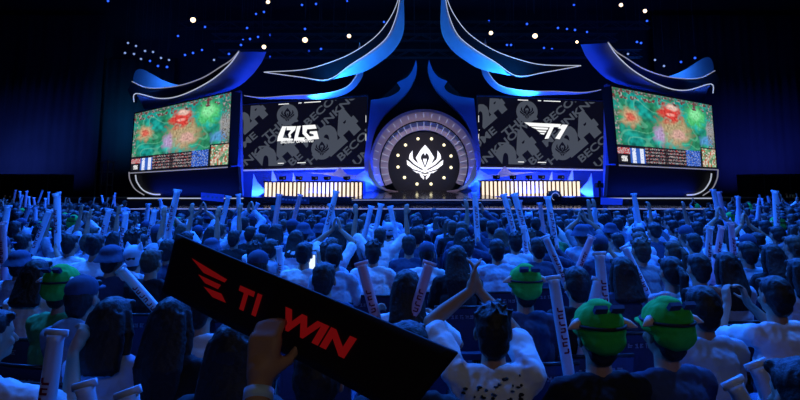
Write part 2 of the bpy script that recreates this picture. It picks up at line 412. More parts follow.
# ------------------------------------------------------------------ central striped-text screens
def quadmap(c, D, off=0.03):
    """c = TL, TR, BR, BL pixels, D = the depths of those corners; returns the map (u right, v up) -> world"""
    q = [P(x, y, d) for (x, y), d in zip(c, D)]
    n = (q[1] - q[0]).cross(q[3] - q[0]).normalized()
    if n.y > 0: n = -n
    def fn(u, v, o=off):
        a = q[3].lerp(q[2], u); b = q[0].lerp(q[1], u); return a.lerp(b, v) + n * o
    return fn
def screen_body(name, fn, m, parent, d=.35, g=.0, grid=None):
    mb = MB(); c = [fn(-g, -g, 0), fn(1 + g, -g, 0), fn(1 + g, 1 + g, 0), fn(-g, 1 + g, 0)]
    n = (fn(.5, .5, -1) - fn(.5, .5, 0)).normalized() * d
    mb.add(c + [p + n for p in c], [(0, 1, 2, 3), (7, 6, 5, 4), (0, 4, 5, 1), (1, 5, 6, 2), (2, 6, 7, 3), (3, 7, 4, 0)])
    o = mb.build(name, m, parent); fixnormals(o.data); return o
M['scr_bg'] = mat('screen_dark', (.002, .002, .002), .6, spec=.03, emit=(.003, .003, .008), strength=1)
M['scr_grey'] = mat('screen_grey', (.002, .002, .002), .6, spec=.03, emit=(.062, .072, .095), strength=1)
M['scr_white'] = mat('screen_white', (.002, .002, .002), .6, spec=.03, emit=(1, 1, 1), strength=1)
# emblem traced from the portal, in its own units (centre 0,0, about +-1 wide)
def emb(pts): return [((x - 229) / 104, -(y - 213) / 104) for x, y in pts]
E_half = [
 [(229,113),(205,140),(176,187),(190,216),(228,262),(231,250),(214,212),(205,190),(207,176),(218,160),(224,164),(229,175)],
 [(222,190),(218,200),(229,235),(229,196)],
 [(158,145),(141,168),(137,192),(168,224),(205,246),(236,262),(252,262),(216,238),(178,210),(163,196),(158,178)],
 [(125,200),(127,226),(160,252),(196,262),(228,274),(240,270),(200,252),(160,228),(140,210)],
 [(158,258),(182,274),(205,276),(213,272),(190,266)],
 [(197,276),(206,297),(222,312),(225,300),(216,284),(229,290),(229,280)],
]
def emblem_polys(cx, cy, s, asp=1.0):
    out = []
    for h in E_half:
        p = emb(h)
        for sx in (1, -1): out.append(([(cx + a * s * sx / asp, cy + b * s) for a, b in p], [tuple(range(len(p)))]))
    return out
def striped_screen(name, c, label, logo):
    fn = quadmap(c, (34,) * 4); root = screen_body(name, fn, M['scr_bg'], None); tag(root, label, 'screen', 'dark screens with slanted grey lettering')
    A = 2.0   # width in screen heights
    f2 = lambda u, v: fn(u / A, v, .03)
    ang = R(40); polys = []
    def T(txt, x, y, s, bold=.02, sx=1.0): polys.append(xform(text2d(txt, bold), s, ang, x, y, sx))
    for txt, x, y in (('BECOME', -.33, -.05), ('THE', .43, .40), ('UNKNOWN', .02, -.07), ('BECOME', 1.08, .60), ('UNKNOWN', 1.27, .52), ('THE', 1.62, .98),
                      ('BECOME', 1.60, .06), ('UNKNOWN', 1.84, -.02), ('BE', .84, .0), ('THE', 1.02, -.08), ('THE', .16, .98 - .5), ('ME', 1.06, .28)):
        if (txt, x) != ('THE', .16): T(txt, x, y, .115, .025, 1.42)
    T('24', .10, .52, .34, .07, 1.15); T('24', .50, -.14, .42, .07, 1.15); T('24', 1.44, .13, .44, .07, 1.15)
    flatmesh('slanted_lettering', polys, M['scr_grey'], root, f2, (.01, A - .01, .02, .98))
    eb = []; rb = []
    for cx, cy in ((.76, .80), (1.30, .26)):
        bd = flatmesh('round_badge', [ringpoly(cx, cy, 0.001, .165)], M['scr_grey'], root, lambda u, v: fn(u / A, v, .045), (.01, A - .01, .02, .98))
        flatmesh('badge_flame', emblem_polys(cx, cy, .11), M['scr_bg'], bd, lambda u, v: fn(u / A, v, .06), (.01, A - .01, .02, .98))
    mk = []
    for x, y, l in ((.62, .965, .16), (.93, .965, .05), (1.02, .965, .26), (.02, .5, .01), (.62, .05, .09), (.92, .05, .13)):
        mk.append(([(x, y), (x + l, y), (x + l, y + .012), (x, y + .012)], [(0, 1, 2, 3)]))
    for x in (.012, A - .02):
        for y in (.35, .62): mk.append(([(x, y), (x + .008, y), (x + .008, y + .1), (x, y + .1)], [(0, 1, 2, 3)]))
    for k_ in mk: flatmesh('screen_mark', [k_], M['scr_white'], root, lambda u, v: fn(u / A, v, .05))
    polys = []
    for kind, data in logo:
        if kind == 'poly': polys.append((data, [tuple(range(len(data)))]))
        else: polys.append(data)
    flatmesh('team_logo', polys, M['scr_white'], root, lambda u, v: fn(u / A, v, .08))
    # frame with pale lower sill
    mb = MB()
    n = fn(0, 0, 1) - fn(0, 0, 0)
    for (a, b) in (((-.01, -.015), (1.01, -.015)), ((-.01, 1.015), (1.01, 1.015)), ((-.01, -.015), (-.01, 1.015)), ((1.01, -.015), (1.01, 1.015))):
        mb.tube([fn(*a, .03), fn(*b, .03)], .06, 4)
    mb.build('screen_frame', M['facia'], root)
    mb = MB(); mb.tube([fn(-.01, -.04, .1), fn(1.01, -.04, .1)], .05, 6); mb.build('lower_rail', M['edge_dim'], root)
    return root
def lg(pts, ox, oy, w, h):   # logo pixels (571x400 crop, 100x70 px) to screen units
    return pts
# three-letter logo: crop pixels -> (u in heights, v)
def CL(pts): return [(((250 + x / 5.714) - 239) / 128.5 * 2.0, 1 - ((100 + y / 5.714) - (105 - 8 * ((250 + x / 5.714) - 239) / 128.5)) / (62 + 5.5 * ((250 + x / 5.714) - 239) / 128.5)) for x, y in pts]
def CR(pts): return [(((500 + x / 5.714) - 477.5) / 129 * 2.0, 1 - ((100 + y / 5.714) - (96.5 + 5 * ((500 + x / 5.714) - 477.5) / 129)) / (67 - 2 * ((500 + x / 5.714) - 477.5) / 129)) for x, y in pts]
blg = [('poly', CL(p)) for p in (
   [(188,150),(212,150),(192,215),(232,218),(252,222),(248,230),(160,234),(164,208)], [(212,150),(268,150),(262,170),(236,196),(240,212),(228,218),(222,196),(238,172),(214,172)],
   [(272,150),(294,148),(278,212),(318,214),(312,232),(254,232)],
   [(304,146),(376,142),(384,164),(330,168),(326,186),(346,208),(368,206),(366,196),(344,190),(346,180),(386,178),(398,222),(336,228),(304,192)])]
bt = text2d('BILIBILI GAMING', .01, .2)
b0, b1 = CL([(180, 247), (368, 240)])
blg.append(('raw', ([(b0[0] + a / bt[2] * (b1[0] - b0[0]), b0[1] + a / bt[2] * (b1[1] - b0[1]) + b * .055) for a, b in bt[0]], bt[1])))
t1 = [('poly', CR(p)) for p in (
   [(135,127),(345,138),(335,154),(303,154),(272,218),(250,220),(280,155),(165,148)], [(172,152),(272,158),(266,169),(205,166)], [(205,171),(262,174),(256,184),(222,182)], [(222,187),(252,188),(247,196),(232,194)],
   [(352,140),(383,142),(335,222),(310,218),(345,165),(325,160)])]
striped_screen('stage_screen', [(239, 105.5), (367, 96.5), (367, 165), (238, 168)], 'dark screen of slanted grey lettering with a white three-letter logo', blg)
striped_screen('stage_screen', [(477.5, 96.5), (607, 101.5), (608, 167.5), (477.5, 165)], 'dark screen of slanted grey lettering with a white T1 logo', t1)

# ------------------------------------------------------------------ game screens
def game_color(u, v, rnd):
    n1 = noise.noise(Vector((u * 7, v * 5, 1.3))); n2 = noise.noise(Vector((u * 22, v * 14, 4))); n3 = noise.noise(Vector((u * 60, v * 34, 8)))
    c = Vector((.02, .20, .10)).lerp(Vector((.01, .30, .26)), min(1, max(0, .5 + n1 * 1.6))) * (1 + .9 * n2 + .25 * n3)
    st = math.sin((u * 3 - v * 5 + n1 * 1.5) * 6)
    if st > .8: c = c.lerp(Vector((.2, .6, .4)), .3)
    def blob(cx, cy, rx, ry, col, k=1.0):
        nonlocal c
        d = math.hypot((u - cx) / rx, (v - cy) / ry) + .35 * n2 + .2 * n3
        if d < 1: c = c.lerp(Vector(col) * (1 + .6 * n3), min(1, (1 - d) * 2.0) * k)
    blob(.14, .62, .11, .16, (.5, .32, .18)); blob(.14, .62, .05, .07, (.62, .12, .08))
    blob(.56, .50, .22, .28, (.50, .33, .18), .8); blob(.40, .42, .07, .16, (.45, .3, .6), .8)
    blob(.53, .76, .15, .17, (.62, .05, .04)); blob(.55, .85, .07, .06, (.75, .5, .42)); blob(.53, .74, .05, .03, (.8, .3, .25)); blob(.60, .45, .10, .10, (.6, .35, .3))
    blob(.80, .76, .14, .22, (.07, .50, .16)); blob(.80, .8, .08, .12, (.22, .72, .32)); blob(.97, .55, .07, .22, (.35, .36, .38)); blob(.9, .4, .09, .1, (.1, .3, .7), .7)
    if (v > .95 and n3 > -.1) or (v > .86 and n2 > .2) or (u > .93 and v > .3 and n3 > 0) or (u < .05 and n3 > .1): c = Vector((.4, .38, .36)) * (.12 + 1.6 * abs(n3)) if n3 > -.12 else Vector((.16, .03, .03))
    if v < .235:
        c = Vector((.012, .012, .02)); r = rnd.random()
        if u < .11:
            if .12 < v < .2: c = Vector((.45, .03, .04)) if r < .6 else Vector((.5, .5, .5))
            elif .02 < v < .09 and .03 < u < .08 and r < .7: c = Vector((.8, .8, .8))
        elif u < .25:
            k = int((u - .11) / .035); 
            if v < .2: c = Vector((.75, .8, .95)) if abs((u - .11) % .07 - .035) < .016 and r < .9 else Vector((.04, .12, .5))
        elif u < .66:
            row = int(v / .045)
            if .3 < (v / .045) % 1 < .85 and r < .85: c = Vector(((.42, .42, .40), (.4, .03, .03), (.25, .25, .28), (.03, .03, .05), (.02, .02, .03))[rnd.randrange(5)]) * (1 if abs(u - .455) > .02 else .3)
        elif u < .82: c = Vector((.03, .12, .6)) if r < .55 else Vector(((.3, .4, .7) if r < .75 else (.02, .02, .08)))
    if u > .83 and v < .30:
        c = Vector((.01, .02, .02))
        if u > .845 and v < .28:
            c = Vector((.12, .3, .16)) * (1 + n2) if abs(u - .84 - v * .55) > .03 else Vector((.4, .35, .25))
            if n3 > .22: c = Vector((.75, .6, .5))
            if n3 < -.28: c = Vector((.5, .08, .05))
    return [max(0, min(1.2, a)) for a in c]
M['game'] = bpy.data.materials.new('game_picture'); M['game'].use_nodes = True
nt = M['game'].node_tree; b = nt.nodes['Principled BSDF']; b.inputs['Base Color'].default_value = (.01, .01, .01, 1); b.inputs['Roughness'].default_value = .4
at = nt.nodes.new('ShaderNodeAttribute'); at.attribute_name = 'picture'; nt.links.new(at.outputs['Color'], b.inputs['Emission Color']); b.inputs['Emission Strength'].default_value = 1.05
def game_screen(name, c, D, label):
    fn = quadmap(c, D); root = screen_body(name, fn, M['black'], None, .5); tag(root, label, 'screen', 'outer game screens')
    nx, ny = 210, 110; rnd = random.Random(3); vs = []; cols = []
    for j in range(ny):
        for i in range(nx): cols.append(game_color((i + .5) / nx, (j + .5) / ny, rnd))
    for j in range(ny + 1):
        for i in range(nx + 1): vs.append(fn(.006 + .988 * i / nx, .01 + .98 * j / ny, .06))
    fs = [(j * (nx + 1) + i, j * (nx + 1) + i + 1, (j + 1) * (nx + 1) + i + 1, (j + 1) * (nx + 1) + i) for j in range(ny) for i in range(nx)]
    me = bpy.data.meshes.new('game_picture'); me.from_pydata([tuple(v) for v in vs], [], fs)
    ca = me.color_attributes.new('picture', 'FLOAT_COLOR', 'CORNER')
    ca.data.foreach_set('color', np.repeat(np.array([(*k, 1) for k in cols], dtype=np.float32), 4, axis=0).ravel())
    link('game_picture', me, M['game'], root)
    mb = MB()
    for (a, b) in (((0, 0), (1, 0)), ((0, 1), (1, 1)), ((0, 0), (0, 1)), ((1, 0), (1, 1))): mb.tube([fn(*a, .05), fn(*b, .05)], .045, 4)
    mb.build('screen_frame', M['black'], root)
    mb = MB(); mb.tube([fn(0, -.03, .12), fn(1, -.03, .12)], .035, 6); mb.build('lower_rail', M['edge_dim'], root)
    return fn
GL = [(135.6, 113.5), (233, 91.5), (229.5, 165), (131, 171.5)]
GR = [(610, 86), (711, 105), (716, 168), (617, 163)]
fL = game_screen('game_screen', GL, (37, 31, 31, 37), 'bright game screen with minimap and scoreboard at the outer left of the stage')
fR = game_screen('game_screen', GR, (31, 37, 37, 31), 'bright game screen with minimap and scoreboard at the outer right of the stage')

# screen chins, roofs and edge lines
def dl(x, y): return 31 + 6 * (232 - x) / 100
def dr(x, y): return 31 + 6 * (x - 612) / 100
for side in ('left', 'right'):
    mir = (lambda p: p) if side == 'left' else (lambda p: [(2 * 423.5 - x, 190 + (y - 190) * (1 + .1 * abs(x - 423.5) / 290)) for x, y in p])
    dd = dl if side == 'left' else dr
    # chin
    t = prism('screen_chin', mir([(131, 173), (238, 166.5), (240, 196), (148, 196.5), (137, 190), (131, 180)]), 0, .5, M['facia'], None, lambda x, y: dd(x, y) + .25)
    tag(t, 'dark curved chin panel below the %s game screen, blue-lit at its foot' % side, 'stage set')
    line('edge_light', mir(smoothpts([(135.5, 175), (137, 182), (143, 190), (152, 194), (160, 194.5)])), dd, .04, M['edge'], t)
    line('edge_light', mir(smoothpts([(129, 172), (130, 180), (135, 189), (144, 195)])), dd, .035, M['edge_dim'], t)
    a = P(*mir([(150, 195)])[0], dd(mir([(150, 195)])[0][0], 0) - .15); b_ = P(*mir([(234, 195)])[0], dd(mir([(234, 195)])[0][0], 0) - .15)
    mid = (a + b_) / 2; L = (a - b_).length
    dirv = (b_ - a).normalized(); nrm = Vector((dirv.y, -dirv.x, 0)); nrm = nrm if nrm.y < 0 else -nrm
    lo = area('chin_light', mid + nrm * .3 + Vector((0, 0, -.02)), mid - nrm * .35 + Vector((0, 0, .9)), L, .12, 55, (.01, .06, 1), 150)
    z = Vector(((mid - nrm * .35 + Vector((0, 0, .9))) - (mid + nrm * .3))).normalized() * -1
    xax = dirv - z * dirv.dot(z); xax.normalize(); yax = z.cross(xax)
    lo.rotation_euler = Matrix((xax, yax, z)).transposed().to_euler()
    # roof with its horn
    up = smoothpts([(239, 51), (231, 60), (221, 66.5), (202, 78), (177, 86), (149, 88), (132, 81.5)], 5)
    low = smoothpts([(238.5, 52), (229, 65), (210, 81), (182, 95), (160, 98.5), (136, 93.5), (134, 102)], 5)
    face = up + [(127.5, 90)] + low[::-1][0:1] + low[::-1][5:]
    root = prism('screen_roof', mir(face), 0, .35, M['facia'], None, lambda x, y: dd(x, y) - .9)
    tag(root, 'black swooping roof blade with pale outline above the %s game screen' % side, 'stage set')
    line('edge_light', mir(up), lambda x, y: dd(x, y) - .9, .03, M['edge_dim'], root)
    line('edge_light', mir(low), lambda x, y: dd(x, y) - .9, .03, M['edge'], root)
    n = 24
    A = resample(mir(low[:-5]), n); B = resample(mir([(266, 52), (262, 62), (254, 73), (243, 84), (232, 90), (215, 95), (190, 100), (165, 106), (145, 110)]), n)
    vsA = [P(x, y, dd(x, y) - .85) for x, y in A]; vsB = [P(x, y, dd(x, y) + 1.2) for x, y in B]
    mb = MB(); off = Vector((0, .1, .05)); mb.add(vsA + vsB + [p + off for p in vsA] + [p + off for p in vsB],
       [(i, i + 1, n + i + 1, n + i) for i in range(n - 1)] + [(2 * n + i, 3 * n + i, 3 * n + i + 1, 2 * n + i + 1) for i in range(n - 1)] + [(i, 2 * n + i, 2 * n + i + 1, i + 1) for i in range(n - 1)] + [(n + i, n + i + 1, 3 * n + i + 1, 3 * n + i) for i in range(n - 1)])
    o = mb.build('underside', M['bluewall'], root, True); fixnormals(o.data)
    # lit plate that shows above the roof
    o = prism('rear_plate', mir(smoothpts([(134, 84), (135, 72), (141, 69), (150, 73), (163, 80), (178, 85), (190, 85), (170, 90), (148, 92)], 4, True)), 0, .12, M['scenic'], root, lambda x, y: dd(x, y) + 1.0)
    c = P(*mir([(150, 80)])[0], 34.5)
    area('plate_light', c + Vector((0, -.6, .9)), c + Vector((0, 1.2, 0)), 2, .3, 60, (.02, .2, 1), 120)
    # side pillar between the game screen and the striped screen
    t = prism('screen_pillar', mir([(233, 92), (240, 90), (241, 196), (230, 196)]), 0, .5, M['bluewall'], None, lambda x, y: 32.5)
    tag(t, 'narrow blue-lit pillar at the inner edge of the %s game screen' % side, 'stage set')

# ------------------------------------------------------------------ central scenic blades
for side in ('left', 'right'):
    mir = (lambda p: p) if side == 'left' else mirror
    up = smoothpts([(399.5, -14), (398, 0), (390, 18), (375, 37), (350, 54), (322, 65), (300, 70), (264, 72)], 5)
    inner = smoothpts([(402, -14), (399.5, 0), (396, 17), (387, 37), (370, 52), (350, 65), (328, 79.5), (300, 77), (264, 72.2)], 5)
    root = prism('scenic_sweep', mir(up + inner[::-1][1:]), 31, .35, M['facia']); tag(root, 'large black swooping blade with white outline, %s of the stage centre' % side, 'stage set', 'large central blades')
    line('edge_light', mir(up), 31, .022, M['edge'], root); line('edge_light', mir(inner), 31, .022, M['edge'], root)
    A = resample(mir(smoothpts([(402, -14), (399.5, 0), (396, 17), (387, 37), (370, 52), (350, 65), (328, 79.5)], 5)), 30)
    B = resample(mir(smoothpts([(406, -14), (404, 0), (404, 30), (396, 48), (382, 61), (362, 72.5), (329, 80)], 5)), 30)
    strip('blue_return', A, B, 31.02, 31.6, M['scenic'], root)
    prism('small_spike', mir([(358, 50), (359.5, 41.5), (361.5, 48.5)]), 31.1, .1, M['scenic'], root)
    # lower blade behind it
    A = resample(mir(smoothpts([(244, 95.5), (262, 97.5), (290, 95.5), (320, 94), (345, 88), (356, 76), (358, 70)], 5)), 30)
    B = resample(mir(smoothpts([(244, 96), (262, 99), (292, 99), (325, 99), (348, 93), (361, 80), (364, 68)], 5)), 30)
    t = strip('scenic_sweep', A, B, 32.3, 32.9, M['scenic']); tag(t, 'thin blue-lit curved blade above the %s striped-text screen' % side, 'stage set', 'thin blades over the striped screens')
    line('edge_light', A, 32.3, .02, M['edge_dim'], t)
    # onion-shaped horn beside the portal
    sh = smoothpts([(416, 60), (417, 68), (415, 78), (410, 88), (403, 97), (384, 116), (374, 134), (370.6, 154)], 5) + smoothpts([(372, 163), (378, 177), (386, 189)], 4)
    sh2 = smoothpts([(416, 60), (412, 71), (406, 78), (397.5, 82)], 4) + smoothpts([(401, 87), (398, 92), (388, 97), (371, 100)], 4)
    t = prism('portal_horn', mir(sh + [(366, 192), (364, 160), (369, 118)] + sh2[::-1]), 33.4, .5, M['bluewall']); tag(t, 'tall blue-lit pointed horn curving up %s of the round portal' % side, 'stage set', 'horns beside the portal')
    # side foot sweeps at both ends of the portal
    t = prism('portal_curl', mir(smoothpts([(369, 160), (375, 178), (384, 188), (398, 191)], 4) + [(398, 192.5)] + smoothpts([(388, 192), (376, 186), (368, 176)], 4)), 31.9, .3, M['mauve'])
    tag(t, 'pale curved foot of the portal surround, %s side' % side, 'stage set', 'portal feet')
    # wall behind the desk, lit from below
    t = prism('desk_backdrop', mir([(239, 168), (368, 165), (371, 196), (239, 197)]), 34.1, .3, M['darkblue']); tag(t, 'bright blue wall behind the %s light bar desk' % side, 'stage set')
    a, b_ = P(*mir([(245, 196)])[0], 33), P(*mir([(365, 196)])[0], 33)
    area('backdrop_light', ((a.x + b_.x) / 2, 32.9, 1.62), ((a.x + b_.x) / 2, 34.1, 2.7), abs(b_.x - a.x), .2, 260, (.01, .09, 1), 150)
    mx_ = (a.x + b_.x) / 2; area('fin_fill_light', (mx_, 27, 7.5), (mx_, 33.2, 2.6), 2, .5, 38, (.6, .62, 1), 44)  # unseen pale lamp added to lift the fins off the blue wall
    for px, where in (([(251.5, 196.5), (253.5, 174), (257, 182), (266, 191), (258, 196.5)], 'lowest and outermost'), ([(270.5, 196), (272, 169.5), (275.5, 177), (281, 196)], 'tallest, middle'), ([(291.8, 196), (292.8, 172.5), (295, 178), (297.5, 196)], 'slimmest, innermost')):
        t = prism('shark_fin', mir(px), 33.2, .12, M['scenic']); tag(t, '%s pale pointed fin behind the %s light bar desk' % (where, side), 'stage set', 'fins behind the desks')
    wv = [(305, 172.5), (320, 173), (334, 172.5), (340, 167), (347, 174.5), (357, 175), (365.5, 170), (372, 177), (376, 188), (370, 182.5), (356, 179.5), (334, 176), (318, 173.8)]
    t = prism('scenic_wave', mir(wv), 33.0, .25, M['mauve']); tag(t, 'pale mauve wave with two peaks behind the %s desk' % side, 'stage set', 'waves behind the desks')
# black infill behind the horns
t = prism('portal_backing', [(371, 196), (369, 110), (400, 80), (416, 64), (428, 64), (446, 80), (475, 110), (474, 196)], 34.2, .3, M['black']); tag(t, 'black pointed backing wall behind the round portal', 'stage set')

# ------------------------------------------------------------------ portal with emblem
cx, cy = 424, 166
def arc(r, rx=1.0, a0=-28, a1=208, n=48, ccx=cx, ccy=None):
    ccy = cy if ccy is None else ccy
    return [(ccx + r * rx * math.cos(R(a0 + (a1 - a0) * i / n)), min(191, ccy - r * math.sin(R(a0 + (a1 - a0) * i / n)))) for i in range(n + 1)]
def ring(name, r0, r1, D, th, m, parent, c0=cy, c1=cy):
    a = arc(r1, ccy=c1); b = arc(r0, ccy=c0); n = len(a)
    fr = [P(x, y, D) for x, y in a] + [P(x, y, D) for x, y in b]; bk = [p + Vector((0, th, 0)) for p in fr]; N = 2 * n
    fs = []
    for i in range(n - 1):
        fs += [(i, i + 1, n + i + 1, n + i), (N + i, N + n + i, N + n + i + 1, N + i + 1), (i, N + i, N + i + 1, i + 1), (n + i, n + i + 1, N + n + i + 1, N + n + i)]
    fs += [(0, n, N + n, N), (n - 1, N + n - 1, N + 2 * n - 1, 2 * n - 1)]
    o = MB().add(fr + bk, fs).build(name, m, parent); fixnormals(o.data); return o
portal = ring('portal_arch', 44, 51.5, 32.6, .8, M['mauve'], None, 165, 163.5); tag(portal, 'round stage portal of pale segmented arch around a black emblem disc', 'portal')
ring('inner_arch', 36, 44, 33.0, .5, M['mauve'], portal, 166, 165)
ring('outer_rim', 51.5, 54, 32.9, .6, M['bluewall'], portal, 163.5, 163)
ring('dark_groove', 43.5, 44.6, 32.55, .1, M['facia'], portal, 165, 165)
fm = MB()
for i in range(25):
    a = R(-22 + 224 * i / 24)
    if 165 - 40 * math.sin(a) < 189: fm.tube([P(424 + 36.5 * math.cos(a), 166 - 36.5 * math.sin(a), 32.95), P(423.8 + 50.5 * math.cos(a), 164 - 50.5 * math.sin(a), 32.5)], .022, 5)
fm.build('segment_rib', M['edge_dim'], portal)
disc = prism('emblem_disc', arc(36.5, a0=-43, a1=223), 33.2, .2, M['black'], portal)
s = 104 / 5.714
flatmesh('emblem', emblem_polys(0, 0, 1), mat('emblem_white', (.5, .5, .5), emit=(1, 1, 1), strength=1), disc, lambda u, v: P(425 + u * s, 162.3 - v * s, 33.1))
for i, (x, y) in enumerate([(418, 138.8), (431.5, 138.8), (405.5, 145), (444, 145), (398, 155.3), (451, 156), (398, 167), (451, 167.5), (404.5, 177.5), (444, 177.7), (417, 184), (431, 184)]):
    p = P(x, y, 33.12); MB().ell(p, (.085, .05, .085), 10, 6).build('disc_lamp', M['disc_lamp'], disc, True)
area('portal_glow', (P(424, 185, 32.2).x, 31.4, 2.0), (P(424, 185, 32.2).x, 33, 5), 5.2, .15, 22, (.05, .3, 1), 150)

# ------------------------------------------------------------------ desks of light bars
def desk(side, xa, xb, yt, yb):
    D = 30; a, b_ = P(xa, yt, D), P(xb, yt, D); zt, zb = a.z, P(xa, yb, D).z; W = b_.x - a.x
    root = empty('player_desk', ((a.x + b_.x) / 2, D + .3, zb)); tag(root, 'long player desk fronted by glowing warm bars, %s of the portal' % side, 'desk', 'player desks')
    ix = (a.x + b_.x) / 2; L = lambda x, y, z: (x - ix, y - D - .3, z - zb)
    MB().box(L(ix, D + .35, zt + .03), (W + .1, .7, .05)).build('desk_top', M['desk'], root)
    MB().box(L(ix, D + .1, (zt + zb) / 2), (W, .06, zt - zb)).build('front_panel', M['desk'], root)
    for sx in (a.x + .03, b_.x - .03): MB().box(L(sx, D + .35, (zt + zb) / 2), (.05, .6, zt - zb)).build('end_panel', M['desk'], root)
    n = 24
    for i in range(n):
        x = a.x + W * (i + .5) / n
        MB().box(L(x, D + .03, (zt + zb) / 2), (W / n * .52, .07, (zt - zb) * .98)).build('light_bar', M['bar'], root)
    for i, k in enumerate((.17, .34, .5, .63, .83)):
        x = a.x + W * k
        t = empty('monitor', (x, D + .45, zt + .055)); tag(t, 'small dark monitor, %s from the outer end of the %s desk' % (('first', 'second', 'third', 'fourth', 'last')[i if side == 'left' else 4 - i], side), 'monitor', 'monitors on the player desks')
        MB().box((0, 0, .16), (.34, .03, .18)).build('display', M['facia'], t)
        MB().box((0, .02, .05), (.04, .03, .1)).box((0, .02, .008), (.2, .14, .015)).build('stand', M['chairm'], t)
        MB().box((.08, -.02, .16), (.05, .01, .03)).build('logo_mark', M['edge_dim'], t)
desk('left', 264, 362.5, 182.3, 196.8)
desk('right', 481, 580.5, 181.3, 196.2)
MBr = MB()
# stage steps and equipment
for xa, xb, y0, D, hgt, lab in ((-27.5, -21.5, 0, 39, 2.9, 'dark covered equipment stack against the left drapes'), (-32, -28.5, 0, 38, 2.4, 'low dark equipment crate at the far left of the hall'),
                            (22.2, 28.8, 0, 39, 2.9, 'dark covered equipment stack against the right drape')):
    t = MB().box(((xa + xb) / 2, D, hgt / 2), (xb - xa, 1.6, hgt)).build('equipment_case', M['black']); tag(t, lab, 'case', 'equipment at the hall sides')
    mb = MB()
    for i in range(4): mb.box((xa + (xb - xa) * (i + .5) / 4, D - .82, hgt / 2), (.06, .04, hgt))
    for z in (.2, hgt - .1): mb.box(((xa + xb) / 2, D - .82, z), (xb - xa, .04, .06))
    mb.build('metal_edging', M['truss'], t)
t = empty('speaker_tower', (P(104, 180, 37).x, 37, 0)); tag(t, 'grey scaffold tower standing left of the left game screen', 'tower')
mb = MB()
for dx in (-.35, .35):
    for dy in (-.35, .35): mb.box((dx, dy, 1.85), (.07, .07, 3.7))
mb.build('scaffold_pole', M['truss'], t)
mb = MB()
for z in (.6, 1.4, 2.2, 3.0, 3.6): mb.box((0, -.35, z), (.7, .05, .05)); mb.box((0, .35, z), (.7, .05, .05)); mb.box((-.35, 0, z), (.05, .7, .05)); mb.box((.35, 0, z), (.05, .7, .05))
mb.build('cross_bar', M['truss'], t)

# ------------------------------------------------------------------ people
# every figure faces +Y with its origin on the floor below the pelvis
def ik(sh, tgt, l1, l2, pole):
    sh, tgt, pole = Vector(sh), Vector(tgt), Vector(pole); d = tgt - sh; L = min(d.length, (l1 + l2) * .995); d.normalize()
    a = (l1 * l1 - l2 * l2 + L * L) / (2 * L); h = math.sqrt(max(0, l1 * l1 - a * a))
    n = pole - d * pole.dot(d); n.normalize()
    return sh + d * a + n * h, sh + d * L
def hand(mb, wrist, dirv, palm, side, curl=.5):
    """palm plus five bent fingers of unequal length; palm = where the palm faces"""
    d = Vector(dirv).normalized(); pn = Vector(palm); pn = (pn - d * pn.dot(d)).normalized(); s = d.cross(pn).normalized() * side
    w0 = Vector(wrist); c = w0 + d * .05
    mb.cap(w0, .024, w0 + d * .03, .027)
    for k in (-1.2, -.4, .4, 1.2): mb.cap(w0 + d * .02 + s * k * .012, .016, w0 + d * .085 + s * k * .0185, .0145, 8)
    for k, l in ((-1.2, .060), (-.4, .072), (.4, .078), (1.2, .070)):
        b = w0 + d * .088 + s * k * .0195; a1 = curl * 1.0; a2 = curl * 2.1; a3 = curl * 3.0
        p1 = b + (d * math.cos(a1 * .6) + pn * math.sin(a1 * .6)) * l * .48
        p2 = p1 + (d * math.cos(a2 * .7) + pn * math.sin(a2 * .7)) * l * .32
        p3 = p2 + (d * math.cos(a3 * .75) + pn * math.sin(a3 * .75)) * l * .26
        mb.cap(b, .0095, p1, .009, 8); mb.cap(p1, .009, p2, .0082, 8); mb.cap(p2, .0082, p3, .0075, 8)
    t0 = w0 + d * .03 + s * .022; t1 = t0 + (s * .7 + d * .6 + pn * .35 * (1 + curl)).normalized() * .042; t2 = t1 + (d * .8 + s * .15 + pn * .5 * (.5 + curl)).normalized() * .03
    mb.cap(t0, .014, t1, .011, 8); mb.cap(t1, .011, t2, .009, 8)
SH = .168
POSES = {   # hand targets (left x<0, right x>0), elbow poles, hand directions, palm facings, curl
 'lap':   dict(h=[(-.13, .30, .62), (.13, .30, .62)], pole=[(-1, -.3, -.4), (1, -.3, -.4)], d=[(.25, .9, -.1), (-.25, .9, -.1)], p=[(0, 0, -1), (0, 0, -1)], c=.5),
 'clap':  dict(h=[(-.05, .20, 1.47), (.05, .20, 1.47)], pole=[(-1, .3, .0), (1, .3, .0)], d=[(.15, .1, 1), (-.15, .1, 1)], p=[(1, 0, 0), (-1, 0, 0)], c=.25),
 'sticks': dict(h=[(-.20, .32, 1.02), (.20, .34, .98)], pole=[(-1, 0, -.8), (1, 0, -.8)], d=[(.1, .75, .5), (-.1, .75, .5)], p=[(1, 0, 0), (-1, 0, 0)], c=1.1),
 'one':   dict(h=[(-.13, .30, .62), (.24, .25, 1.18)], pole=[(-1, -.3, -.4), (1, .1, -.8)], d=[(.25, .9, -.1), (0, .5, .8)], p=[(0, 0, -1), (-1, 0, 0)], c=1.1),
 'phone': dict(h=[(-.07, .36, 1.16), (.07, .36, 1.16)], pole=[(-.8, 0, -1), (.8, 0, -1)], d=[(.1, .3, 1), (-.1, .3, 1)], p=[(1, .3, 0), (-1, .3, 0)], c=.9),
 'clapman': dict(h=[(-.085, .27, 1.40), (-.045, .29, 1.40)], pole=[(-1, .25, .05), (.6, 1, -.3)], d=[(.18, .1, 1), (-.18, .1, 1)], p=[(1, 0, 0), (-1, 0, 0)], c=.3),
 'cheer': dict(h=[(-.34, .12, 1.55), (.34, .12, 1.55)], pole=[(-1, .2, 0), (1, .2, 0)], d=[(-.1, .1, 1), (.1, .1, 1)], p=[(0, 1, 0), (0, 1, 0)], c=.5),
}
